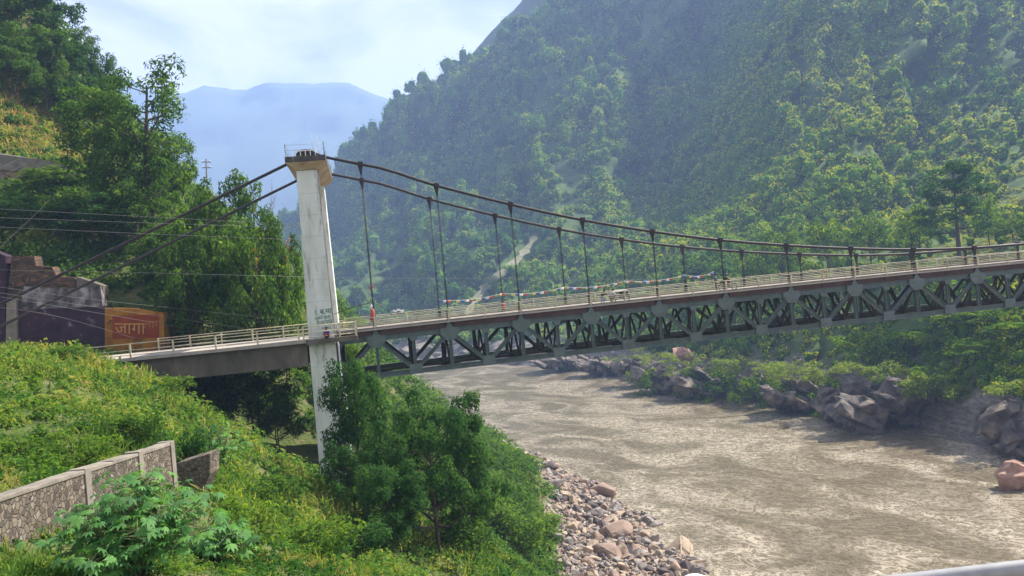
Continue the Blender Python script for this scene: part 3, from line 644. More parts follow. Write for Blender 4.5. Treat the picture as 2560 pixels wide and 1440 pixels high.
lg = MB(); lg.hexa([A(-1.29, -2.1, -0.45), A(3.1, -2.1, -0.45), A(3.1, -1.22, -0.45), A(-1.29, -1.22, -0.45), A(-1.29, -2.1, -0.02), A(3.1, -2.1, -0.02), A(3.1, -1.22, -0.02), A(-1.29, -1.22, -0.02)]); lg.build('walkway_ledge', M['concdark'], app, bevel=0.02)
def arail(pts, posts, lab):
    r = MB()
    for zz, rr in ((1.15, 0.05), (0.62, 0.04), (0.2, 0.035)): r.tube([A(x, o, zz) for x, o in pts], rr, 6)
    root = r.build('railing', M['railpaint'], app); root['label'] = lab
    for x, o in posts:
        p = MB(); p.bar(A(x, o, -0.05), A(x, o, 1.2), 0.14, 0.13, BE); p.build('rail_post', M['railpaint'], root)
arail([(XL, -1.65), (-1.9, -1.65)], [(x, -1.65) for x in np.linspace(XL, -1.9, 6)], 'near side railing of the approach')
arail([(XL + 2.6, BW + 1.6), (1.5, BW + 1.6)], [(x, BW + 1.6) for x in np.linspace(XL + 2.6, 1.5, 7)], 'far side railing of the approach')
arail([(-1.5, -1.7), (-1.25, -2.0), (2.95, -2.0), (3.0, -0.5)], [(-1.5, -1.75), (1.6, -2.0), (2.95, -2.0), (3.0, -0.62)], 'railing round the foot of the tower')

# green hand-painted writing on the tower's front face
def text_obj(name, s, size, mat, parent, origin, ax, ay, ext=0.004):
    cu = bpy.data.curves.new(name, 'FONT'); cu.body = s; cu.size = size; cu.extrude = ext; cu.align_x = 'CENTER'; cu.align_y = 'CENTER'; cu.materials.append(mat)
    o = link(name, cu); ax = Vector(ax).normalized(); ay = Vector(ay).normalized(); az = ax.cross(ay).normalized()
    bpy.context.view_layer.update(); dg = bpy.context.evaluated_depsgraph_get()
    me = bpy.data.meshes.new_from_object(o.evaluated_get(dg)); bpy.data.objects.remove(o); bpy.data.curves.remove(cu)
    me.name = name; me.materials.clear(); me.materials.append(mat)
    o = link(name, me, parent); o.matrix_world = Matrix(((ax.x, ay.x, az.x, origin[0]), (ax.y, ay.y, az.y, origin[1]), (ax.z, ay.z, az.z, origin[2]), (0, 0, 0, 1)))
    return o
tup = tpt(0, -1.0, 11) - tpt(0, -1.17, -2.5); tup /= np.linalg.norm(tup)
def fpt(x, z): return tpt(x, -1.15 + 0.2 * (z + 2.9) / 14.45, z) - BO * 0.012
SL = BE + ZV * 0.07
text_obj('painted_writing', '\u0930\u092a\u093e. \u092c.\u092e\u093e', 0.62, M['green_ink'], tower, fpt(0.0, -0.35), SL, tup)
text_obj('painted_writing', '\u091c\u0928\u0924\u093e\u0915\u094b \u0928\u093e\u0930\u093e', 0.40, M['green_ink'], tower, fpt(-0.05, -0.86), SL, tup)
text_obj('painted_writing', '\u0916\u093e\u0930\u0947\u091c \u0917\u0930', 0.58, M['green_ink'], tower, fpt(0.05, -1.30), SL, tup)
text_obj('painted_writing', 'EKEBU', 0.28, M['green_ink'], tower, fpt(0.45, -1.76), SL, tup)
# ------------------------------------------------------------------ leaves
def unit(v): return v / (np.linalg.norm(v, axis=-1, keepdims=True) + 1e-9)
def cards(C, nrm, size, asp=0.55, axis=None, rng=RNG, fold=0.12):
    """one pointed four-cornered leaf per centre"""
    n = len(C); nrm = unit(nrm); a = rng.normal(size=(n, 3)) if axis is None else axis
    a = unit(a - nrm * (a * nrm).sum(1, keepdims=True)); b = np.cross(nrm, a); s = np.broadcast_to(np.asarray(size, float), (n,))[:, None]
    q = np.stack([C - a * s * 0.5, C + b * s * asp * 0.5 + nrm * s * fold, C + a * s * 0.5, C - b * s * asp * 0.5 + nrm * s * fold], 1)
    return q.reshape(-1, 3), np.arange(4 * n).reshape(n, 4)
def leaf_mesh(name, C, nrm, size, tint, mat, asp=0.55, axis=None, rng=RNG):
    v, f = cards(C, nrm, size, asp, axis, rng); return np_mesh(name, v, f, mat, tint=np.clip(tint, 0, 1))

# ------------------------------------------------------------------ trees
def grow(kind, h, spread, rng):
    """limb polylines with radii, and leaf clusters (centre, radius) for a tree of height h standing at the origin"""
    limbs, cl = [], []
    K = dict(broad=(0.30, 0.125, 17), tall=(0.34, 0.085, 18), feather=(0.22, 0.075, 20), dark=(0.20, 0.115, 24), layered=(0.36, 0.10, 15), bare=(0.35, 0.0, 9), shrub=(0.03, 0.24, 10))[kind]
    clear, cr, nl = K; R = spread / 2
    r0 = 0.022 * h + 0.05
    stems = [(0.0, 0.0)] if kind not in ('shrub', 'broad') else ([(rng.uniform(0, 6.28), 0.35) for _ in range(5)] if kind == 'shrub' else [(rng.uniform(0, 6.28), 0.12), (rng.uniform(0, 6.28), 0.2)])
    for si, (sa, lean) in enumerate(stems):
        top = h * (0.9 if kind != 'shrub' else 0.7) * (1 - 0.12 * si); pts = []; jit = rng.normal(size=2) * 0.02 * h
        for i in range(7):
            t = i / 6; pts.append(np.array([math.cos(sa) * lean * R * t ** 1.4 + jit[0] * math.sin(3 * t), math.sin(sa) * lean * R * t ** 1.4 + jit[1] * math.sin(4 * t), top * t]))
        limbs.append((pts, [r0 * (1 - 0.8 * i / 6) / (1 + 0.4 * (len(stems) > 1)) for i in range(7)]))
        cl.append((pts[-1], cr * h * 0.8))
        m = nl // len(stems) + 1
        for k in range(m):
            t = clear + (1 - clear) * (k + rng.uniform(0, 1)) / m; az = k * 2.4 + rng.uniform(-0.5, 0.5) + si * 3
            f = t * 6; i = min(int(f), 5); p0 = pts[i] + (pts[i + 1] - pts[i]) * (f - i)
            if kind == 'layered': L = R * (0.55 + 0.5 * math.sin(math.pi * min(1, (t - clear) / (1 - clear) * 0.8 + 0.25))) * rng.uniform(0.7, 1.1); rise = rng.uniform(-0.02, 0.10)
            elif kind in ('tall', 'feather'): L = R * (0.45 + 0.65 * math.sin(math.pi * ((t - clear) / (1 - clear) * 0.75 + 0.15))) * rng.uniform(0.6, 1.1); rise = rng.uniform(0.25, 0.7)
            else: L = R * (0.5 + 0.6 * math.sin(math.pi * ((t - clear) / (1 - clear) * 0.7 + 0.2))) * rng.uniform(0.65, 1.1); rise = rng.uniform(0.15, 0.55)
            d = np.array([math.cos(az), math.sin(az), 0]); q = [p0]
            for j in range(1, 5):
                s = j / 4; q.append(p0 + d * L * s + np.array([0, 0, L * rise * s ** 1.3]) + rng.normal(size=3) * 0.03 * L)
            rr = r0 * (1 - 0.75 * t) * 0.5; limbs.append((q, [rr * (1 - 0.8 * j / 4) + 0.012 for j in range(5)]))
            cl.append((q[-1], cr * h * rng.uniform(0.75, 1.15))); cl.append((q[3] + rng.normal(size=3) * 0.04 * h, cr * h * rng.uniform(0.6, 0.95)))
            for _ in range(3 if kind == 'bare' else 1):      # twigs
                j = rng.integers(2, 5); e = d * rng.uniform(0.2, 0.6) + rng.normal(size=3) * 0.6 + np.array([0, 0, 0.7]); tip = q[j] + unit(e) * L * rng.uniform(0.35, 0.6)
                limbs.append(([q[j], (q[j] + tip) / 2 + rng.normal(size=3) * 0.03 * L, tip], [rr * 0.4 + 0.01, rr * 0.25 + 0.008, 0.008])); cl.append((tip, cr * h * rng.uniform(0.5, 0.9)))
    return limbs, cl
def crown_arrays(cl, n, leaf, rng, flat=0.75, kind=''):
    r = np.array([c[1] for c in cl]); cen = np.array([c[0] for c in cl]); k = rng.choice(len(cl), n, p=r ** 2 / (r ** 2).sum())
    d = unit(rng.normal(size=(n, 3)) + np.array([0, 0, 0.45])); rad = r[k] * rng.uniform(0.35, 1.08, n) ** 0.45 * (1 + 0.45 * vnoise(d * 2.3 + k[:, None] * 1.7, 3))
    off = d * rad[:, None]; off[:, 2] *= 0.35 if kind == 'layered' else flat
    C = cen[k] + off; C[:, 2] = np.maximum(C[:, 2], 0.05)
    nrm = unit(d * 0.95 + rng.normal(size=(n, 3)) * 0.42 + np.array([0, 0, 0.4]))
    ct = rng.uniform(-0.16, 0.16, len(cl))
    tint = 0.42 + ct[k] + rng.normal(size=n) * 0.15
    return C, nrm, leaf * rng.uniform(0.65, 1.3, n), tint
PROTO = {}
def proto(kind, h, spread, n, leaf, mat, seed, asp=0.5, bark='bark'):
    rng = np.random.default_rng(seed); limbs, cl = grow(kind, h, spread, rng)
    t = MB()
    for pts, rr in limbs: t.tube(pts, rr, 6 if rr[0] > 0.05 else 4, cap=False)
    o = t.build('trunk', M[bark]); tm = o.data; bpy.data.objects.remove(o)
    cm = None
    if n:
        C, nr, s, ti = crown_arrays(cl, n, leaf, rng, kind=kind); cm = leaf_mesh('crown', C, nr, s, ti, M[mat], asp, rng=rng)
    return dict(h=h, spread=spread, trunk=tm, crown=cm, cl=cl)
def tree(name, pr, pos, h, width, label, cat='tree', group=None, rz=None):
    e = empty(name, tuple(pos), random.uniform(0, 6.28) if rz is None else rz); tag(e, label, cat, group)
    width *= 0.94; e.scale = (width / pr['spread'], width / pr['spread'], h / pr['h'])
    link('trunk', pr['trunk'], e)
    if pr['crown'] is not None: link('crown', pr['crown'], e)
    return e
for i in range(4): PROTO['broad%d' % i] = proto('broad', 10, 8.5, 6500, 0.40, 'leaf_mid', 100 + i)
for i in range(2): PROTO['tall%d' % i] = proto('tall', 18, 9, 6500, 0.46, 'leaf_mid', 120 + i)
PROTO['feather0'] = proto('feather', 20, 10, 6500, 0.50, 'leaf_mid', 131, asp=0.4)
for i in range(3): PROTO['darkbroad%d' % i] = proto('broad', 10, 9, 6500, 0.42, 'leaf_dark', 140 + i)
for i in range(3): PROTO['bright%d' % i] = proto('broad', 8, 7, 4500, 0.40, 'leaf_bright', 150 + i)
for i in range(3): PROTO['shrub%d' % i] = proto('shrub', 3, 3.6, 2600, 0.24, ['leaf_mid', 'leaf_bright', 'leaf_dark'][i], 160 + i)
PROTO['bare0'] = proto('bare', 10, 8, 0, 0, None, 171, bark='barkpale')
PROTO['layered0'] = proto('layered', 20, 11, 6500, 0.62, 'leaf_dark', 181, asp=0.45)
for i in range(3): PROTO['mid%d' % i] = proto('broad', 9, 8, 2200, 0.6, 'leaf_forest', 190 + i)
PROTO['fgdark0'] = proto('dark', 10.5, 7.5, 17000, 0.30, 'leaf_dark', 205, asp=0.46)
PROTO['fgdark1'] = proto('dark', 9.5, 10, 21000, 0.30, 'leaf_dark', 211, asp=0.46)

def on_left(px, D):
    p = PZ(px, D, 15.0)
    for _ in range(4): p = PZ(px, D, float(gz(p[0], p[1])))
    return p
def left_tree(name, kind, px, ytop, D, wpx, label, group=None, sink=0.2, cat='tree'):
    b = on_left(px, D); top = P(px, ytop, D); b[2] -= sink; h = max(top[2] - b[2], 1.2)
    return tree(name, PROTO[kind], b, h, wpx * D / FPX, label, cat, group)

G_L = 'trees on the left hillside'
LEFT = [
 ('hillside_tree', 'feather0', 395, 165, 112, 235, 'tallest slender tree with feathery drooping sprays, standing out against the far blue mountain'),
 ('hillside_tree', 'tall0', 262, 205, 116, 200, 'dense dark green tree with tangled stems, just left of the tallest feathery tree'),
 ('hillside_tree', 'broad1', 320, 330, 112, 170, 'round leafy tree at the foot of the tallest feathery tree'),
 ('hillside_tree', 'tall1', 215, 72, 160, 80, 'thin open tree with bare gaps, breaking the left skyline high up'),
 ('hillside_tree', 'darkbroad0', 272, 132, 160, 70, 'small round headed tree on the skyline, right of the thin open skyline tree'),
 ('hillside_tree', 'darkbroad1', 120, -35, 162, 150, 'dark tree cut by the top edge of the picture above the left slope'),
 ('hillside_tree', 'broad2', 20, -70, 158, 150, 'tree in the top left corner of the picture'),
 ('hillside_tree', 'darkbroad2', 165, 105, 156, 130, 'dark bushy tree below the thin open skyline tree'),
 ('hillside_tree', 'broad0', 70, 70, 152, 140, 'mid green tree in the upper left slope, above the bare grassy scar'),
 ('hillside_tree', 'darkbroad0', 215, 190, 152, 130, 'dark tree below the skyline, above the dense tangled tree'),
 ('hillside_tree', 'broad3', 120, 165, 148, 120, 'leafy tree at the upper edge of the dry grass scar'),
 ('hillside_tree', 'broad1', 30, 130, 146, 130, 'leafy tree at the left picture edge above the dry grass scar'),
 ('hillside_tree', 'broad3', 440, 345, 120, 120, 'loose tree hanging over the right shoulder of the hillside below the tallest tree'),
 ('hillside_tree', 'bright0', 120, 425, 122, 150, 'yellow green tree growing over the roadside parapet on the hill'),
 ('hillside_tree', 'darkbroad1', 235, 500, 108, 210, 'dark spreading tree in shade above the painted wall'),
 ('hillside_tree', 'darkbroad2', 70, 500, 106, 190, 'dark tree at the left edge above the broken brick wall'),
 ('hillside_tree', 'broad2', 355, 470, 108, 160, 'tree crossed by the near main cable above the painted wall'),
 ('hillside_tree', 'broad0', 590, 448, 102, 150, 'tree whose top reaches just under the far backstay cable, near the tower'),
 ('hillside_tree', 'bright1', 500, 500, 104, 150, 'lighter green tree under the floodlights, between the two backstay cables'),
 ('hillside_tree', 'broad1', 430, 560, 101, 150, 'tree under the backstays behind the orange painted panel'),
 ('hillside_tree', 'bright2', 545, 580, 97, 150, 'pale leafed tree behind the approach railing, midway between orange panel and tower'),
 ('hillside_tree', 'broad3', 478, 600, 94.5, 130, 'tree with a thin bare trunk behind the approach railing, right of the orange panel'),
 ('hillside_tree', 'broad2', 668, 560, 94, 150, 'tree with a forked trunk behind the railing, left of the white tower'),
 ('hillside_tree', 'broad0', 725, 585, 98, 90, 'tree partly hidden by the left edge of the white tower'),
 ('hillside_tree', 'darkbroad0', 600, 640, 96, 130, 'low dark tree behind the approach railing, left of the forked trunk tree'),
 ('hillside_tree', 'bright0', 440, 735, 94.5, 90, 'low bright tree right beside the orange panel'),
 ('hillside_tree', 'bright1', 590, 735, 93.5, 110, 'low sunlit yellow green tree right behind the approach railing'),
 ('hillside_tree', 'bright2', 720, 740, 95, 80, 'low sunlit tree directly left of the tower, behind the railing'),
 ('hillside_tree', 'darkbroad1', 848, 768, 104, 50, 'dark tree tip showing right of the tower above the bridge railing'),
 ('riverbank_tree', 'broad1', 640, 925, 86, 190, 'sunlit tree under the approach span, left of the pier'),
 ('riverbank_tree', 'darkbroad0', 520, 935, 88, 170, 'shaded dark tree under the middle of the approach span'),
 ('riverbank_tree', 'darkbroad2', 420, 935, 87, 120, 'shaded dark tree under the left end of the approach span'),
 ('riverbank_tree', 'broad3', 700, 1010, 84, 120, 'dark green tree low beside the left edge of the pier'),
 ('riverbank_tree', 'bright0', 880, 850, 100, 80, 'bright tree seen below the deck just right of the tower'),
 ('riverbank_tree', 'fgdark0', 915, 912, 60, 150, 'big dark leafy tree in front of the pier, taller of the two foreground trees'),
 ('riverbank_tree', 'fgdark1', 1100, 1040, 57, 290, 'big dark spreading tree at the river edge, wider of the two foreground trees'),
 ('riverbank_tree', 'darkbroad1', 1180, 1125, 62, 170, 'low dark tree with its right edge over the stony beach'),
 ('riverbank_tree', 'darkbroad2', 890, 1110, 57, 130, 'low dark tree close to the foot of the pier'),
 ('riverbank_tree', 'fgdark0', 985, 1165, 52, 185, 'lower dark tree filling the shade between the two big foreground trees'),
]
for a in LEFT: left_tree(*a, group=G_L if a[0] == 'hillside_tree' else 'trees on the near river bank')
bt = left_tree('bare_tree', 'bare0', 690, 478, 99, 120, 'leafless pale tree with yellow blossom, tips reaching the sky left of the tower')
fl = np.array([c[0] for c in PROTO['bare0']['cl']]); k = RNG.choice(len(fl), 260); Cb = fl[k] + RNG.normal(size=(260, 3)) * 0.35; keep = Cb[:, 2] < 7.2
link('blossom', leaf_mesh('blossom', Cb[keep], RNG.normal(size=(keep.sum(), 3)), 0.3, RNG.uniform(0, 1, keep.sum()), M['blossom'], 0.7), bt)
SHR = [
 ('shrub', 'shrub0', 150, 905, 60, 120, 880, 'round green bush on the crest of the grassy spur, left of the railing end'),
 ('shrub', 'shrub1', 60, 1100, 30, 170, 1075, 'broad leaved bush at the left picture edge above the stone wall'),
 ('shrub', 'shrub1', 180, 1150, 30, 150, 1085, 'leafy bush just behind the top of the stone wall, left part'),
 ('shrub', 'shrub0', 330, 1080, 38, 130, 1020, 'leafy bush on the spur above the right part of the stone wall'),
 ('shrub', 'shrub2', 470, 1130, 36, 110, 1065, 'dark bush between the stone wall end and the broken wall stub'),
 ('shrub', 'shrub1', 420, 960, 65, 90, 935, 'bush on the spur under the left end of the approach girder'),
 ('shrub', 'shrub1', 590, 1330, 27, 170, 1225, 'yellow green bush right of the big castor plant'),
 ('shrub', 'shrub0', 690, 1290, 40, 160, 1170, 'leafy bush left of the pier foot'),
 ('shrub', 'shrub1', 780, 1400, 33, 170, 1290, 'bush at the bottom of the picture below the pier'),
 ('shrub', 'shrub2', 880, 1420, 38, 180, 1310, 'dark bush at the bottom, below the big foreground trees'),
 ('shrub', 'shrub1', 1230, 1290, 108, 150, 1225, 'tall yellow green bush on the slope beside the stony beach'),
 ('shrub', 'shrub1', 1290, 1350, 105, 150, 1275, 'green bush at the edge of the stony beach'),
 ('shrub', 'shrub0', 1130, 1400, 62, 190, 1270, 'green bush at the bottom, right of the dark trees'),
 ('shrub', 'shrub1', 1040, 1000, 220, 90, 965, 'yellow green bush on the bank between the two foreground tree tops'),
 ('shrub', 'shrub1', 1345, 1300, 118, 110, 1275, 'grassy yellow bush overhanging the stones'),
]
for nm, kd, px, pyb, D, wpx, yt, lb_ in SHR: left_tree(nm, kd, px, yt, D, wpx, lb_, group='bushes on the near river bank', sink=0.15, cat='bush')

# castor oil plants with big palmate leaves in the foreground
def castor(pos, h, spread, n, seed, label, leaf=0.46):
    rng = np.random.default_rng(seed); e = empty('castor_plant', tuple(pos)); tag(e, label, 'plant', 'castor plants in the foreground')
    st = MB(); Cs = []; 
    for k in range(16):
        az = k * 2.4; R = spread / 2 * math.sqrt((k + 0.5) / 16); tip = np.array([math.cos(az) * R, math.sin(az) * R, h * (1 - 0.55 * (R / spread * 2) ** 2) * rng.uniform(0.85, 1.05)])
        st.tube([(0, 0, 0), tip * np.array([0.35, 0.35, 0.6]), tip], [0.035, 0.022, 0.01], 5)
        for j in range(n // 16):
            t = rng.uniform(0.35, 1.05); b = np.array([0.35, 0.35, 0.6]) * tip * (1 - t) * 2 * t + tip * t * t; a = rng.uniform(0, 6.28); L = rng.uniform(0.25, 0.55)
            p = b + np.array([math.cos(a) * L, math.sin(a) * L, rng.uniform(-0.05, 0.25)]); st.tube([b, p], [0.008, 0.005], 3, cap=False); Cs.append((p, a))
    st.build('stems', M['leaf_mid'] if False else flat('castor_stem', (0.16, 0.17, 0.07)), e)
    V, F, T = [], [], []
    for p, a in Cs:
        s = leaf * rng.uniform(0.6, 1.25); d = np.array([math.cos(a), math.sin(a), 0]); up = unit(np.array([0, 0, 1.0]) + d * rng.uniform(0.1, 0.9) + rng.normal(size=3) * 0.25); x = unit(d - up * (d @ up)); y = np.cross(up, x); ti = rng.uniform(0.1, 1)
        for q in range(8):
            th = (q - 3.5) * 0.74; L = s * 0.55 * (1 - 0.045 * (q - 3.5) ** 2); dr = x * math.cos(th) + y * math.sin(th); sd = -x * math.sin(th) + y * math.cos(th); b = len(V)
            V += [p, p + dr * L * 0.55 + sd * L * 0.19 + up * 0.02, p + dr * L - up * L * 0.22, p + dr * L * 0.55 - sd * L * 0.19 + up * 0.02]; F.append((b, b + 1, b + 2, b + 3)); T.append(ti + rng.uniform(-0.1, 0.1))
    link('foliage', np_mesh('foliage', V, F, M['castor'], tint=np.clip(T, 0, 1)), e)
p = on_left(350, 18.5); castor(p, 26 - 18.5 * (1195 - 805) / FPX - p[2], 3.4, 1000, 5, 'large castor plant with broad star shaped leaves in front of the stone wall', 0.35)
p = on_left(540, 24); castor(p, 26 - 24 * (1290 - 787) / FPX - p[2], 2.4, 160, 6, 'smaller castor plant right of the large one, lower down')
p = on_left(560, 43); castor(p, 26 - 43 * (1080 - 785) / FPX - p[2] + 0.8, 2.4, 130, 8, 'castor plant with bright leaves growing behind the end of the stone wall')

# ------------------------------------------------------------------ ground cover of the near bank
ROADC = lambda x, y: ((x - B0[0]) * BO[0] + (y - B0[1]) * BO[1], (x - B0[0]) * BE[0] + (y - B0[1]) * BE[1])
def clear_of_road(x, y):
    o, t = ROADC(x, y); return ~((o > -2.4) & (o < BW + 2.3) & (t < -3)) 
def sample_left(n, dmin, dmax, zmin, power, xr=(-0.66, 0.25)):
    w_ = np.zeros_like(GX); w_[GZ > zmin] = 1; D = np.maximum(GY, 4); w_ *= D ** -power
    sp_ = np.gradient(gx)[None, :] * np.gradient(gy)[:, None]; w_ *= sp_; tq = GX / D
    w_[(GY < dmin) | (GY > dmax) | (tq < xr[0]) | (tq > xr[1])] = 0
    k = RNG.choice(w_.size, n, p=(w_ / w_.sum()).ravel()); j, i = np.unravel_index(k, w_.shape)
    x = gx[i] + RNG.uniform(-0.5, 0.5, n) * np.gradient(gx)[i]; y = gy[j] + RNG.uniform(-0.5, 0.5, n) * np.gradient(gy)[j]
    return np.stack([x, y, gz(x, y)], 1)
def clumps(name, base, rad, per, leaf, mat, kind, tb=None, asp=0.5, hh=0.8):
    n = len(base); k = np.repeat(np.arange(n), per); m = len(k); d = unit(RNG.normal(size=(m, 3))); d[:, 2] = np.abs(d[:, 2])
    r = rad[k] * RNG.uniform(0.35, 1.05, m) ** 0.5; off = d * r[:, None]; off[:, 2] *= hh
    C = base[k] + off; nr = unit(d * 0.7 + RNG.normal(size=(m, 3)) * 0.5 + np.array([0, 0, 0.35])); tb = np.full(n, 0.45) if tb is None else tb
    o = link(name, leaf_mesh(name, C, nr, leaf[k] * RNG.uniform(0.6, 1.3, m), tb[k] + RNG.normal(size=m) * 0.13, M[mat], asp)); tag(o, kind=kind); return o
def patch(p, s, seed): return fbm(np.asarray(p) / s, 3, seed)
b_ = sample_left(8200, 14, 150, WATER + 4.2, 1.75); b_ = b_[clear_of_road(b_[:, 0], b_[:, 1])]; D = b_[:, 1]
big = np.clip(patch(b_, 5.0, 91), -0.6, 1); rad = np.clip(D * 0.0105, 0.16, 1.15) * (1 + 0.6 * big) * RNG.lognormal(0, 0.42, len(b_)); rad = np.minimum(rad, 1.5)
wt = ((b_[:, :2] - P(-130, 1290, 19.0)[:2]) @ ((P(430, 1108, 32.0) - P(-130, 1290, 19.0))[:2])) / 13.2 ** 2; lw = P(-130, 1290, 19.0)[None, :2] + wt[:, None] * (P(430, 1108, 32.0) - P(-130, 1290, 19.0))[None, :2]; dw = b_[:, :2] - lw; dl = np.hypot(dw[:, 0], dw[:, 1])
near_w = (wt > -0.1) & (wt < 1.05) & (dl < 1.6) & (dw[:, 0] > -0.3); rad[near_w] *= 0.35; near_w2 = (wt > -0.1) & (wt < 1.05) & (dl < 0.45 + rad) & ~near_w; rad[near_w2] *= 0.5
clumps('undergrowth', b_, rad, 44, np.clip(D * 0.0046, 0.07, 0.5) * RNG.lognormal(0, 0.3, len(b_)), 'grass', 'stuff', hh=1.0, tb=np.clip(0.28 + 0.32 * patch(b_, 5.0, 95) + 0.16 * patch(b_, 16.0, 96) + RNG.normal(size=len(b_)) * 0.12 + 0.10 * np.clip((b_[:, 2] - 20) / 4, -1, 1), 0, 0.8))['label'] = 'green and yellowing weeds covering the near bank'
# tall grass
g_ = sample_left(90000, 13, 150, WATER + 4.2, 1.8); g_ = g_[clear_of_road(g_[:, 0], g_[:, 1])]; g_ = g_[patch(g_, 6.0, 97) > 0.0]; D = g_[:, 1]; L = np.clip(D * 0.018, 0.4, 1.3) * RNG.uniform(0.5, 1.3, len(g_))
ax = unit(np.stack([RNG.normal(size=len(g_)) * 0.42, RNG.normal(size=len(g_)) * 0.42, np.ones(len(g_))], 1)); C = g_ + ax * (L * 0.45)[:, None]
tag(link('tall_grass', leaf_mesh('tall_grass', C, RNG.normal(size=(len(g_), 3)), L, 0.45 + 0.3 * patch(g_, 9.0, 99) + RNG.normal(size=len(g_)) * 0.16, M['grass'], 0.09, axis=ax)), kind='stuff')['label'] = 'tall green and straw coloured grass on the near bank'
# scrub on the hillside above the road and behind
h_ = sample_left(8500, 90, 420, WATER + 5, 1.7, (-0.75, 0.0)); h_ = h_[clear_of_road(h_[:, 0], h_[:, 1])]; o_, t_ = ROADC(h_[:, 0], h_[:, 1]); h_ = h_[(o_ > 14.5)]; q = np.stack(proj(h_), -1)
scar = (q[:, 0] < 235) & (q[:, 1] > 195) & (q[:, 1] < 400) & (q[:, 1] > 205 + q[:, 0] * 0.7)
wallz = (q[:, 0] < 430) & (q[:, 1] > 640) & (h_[:, 1] < 99)
h_ = h_[~wallz & (~scar | (RNG.uniform(size=len(h_)) < 0.25))]; q = np.stack(proj(h_), -1); D = h_[:, 1]
sc2 = (q[:, 0] < 235) & (q[:, 1] > 195) & (q[:, 1] < 400)
clumps('hillside_scrub', h_, np.where(sc2, 0.55, 1.0) * np.clip(D * 0.015, 1.1, 2.8) * RNG.uniform(0.6, 1.3, len(h_)), 70, np.clip(D * 0.0042, 0.38, 0.8), 'leaf_mid', 'stuff', tb=0.42 + 0.2 * patch(h_, 12.0, 101) + 0.25 * sc2)['label'] = 'dense green scrub covering the left hillside'
sg = sample_left(26000, 118, 165, 35, 1.5, (-0.75, -0.3)); q = np.stack(proj(sg), -1); sg = sg[(q[:, 0] < 260) & (q[:, 1] > 185) & (q[:, 1] < 420)]
if len(sg):
    L = RNG.uniform(0.6, 1.3, len(sg)); ax = unit(np.stack([RNG.normal(size=len(sg)) * 0.5, RNG.normal(size=len(sg)) * 0.5, np.ones(len(sg))], 1))
    tag(link('dry_grass', leaf_mesh('dry_grass', sg + ax * (L * 0.4)[:, None], RNG.normal(size=(len(sg), 3)), L, 0.8 + 0.2 * patch(sg, 9, 103) + RNG.normal(size=len(sg)) * 0.1, M['grass'], 0.25, axis=ax)), kind='stuff')['label'] = 'dry yellow grass on the steep left slope'

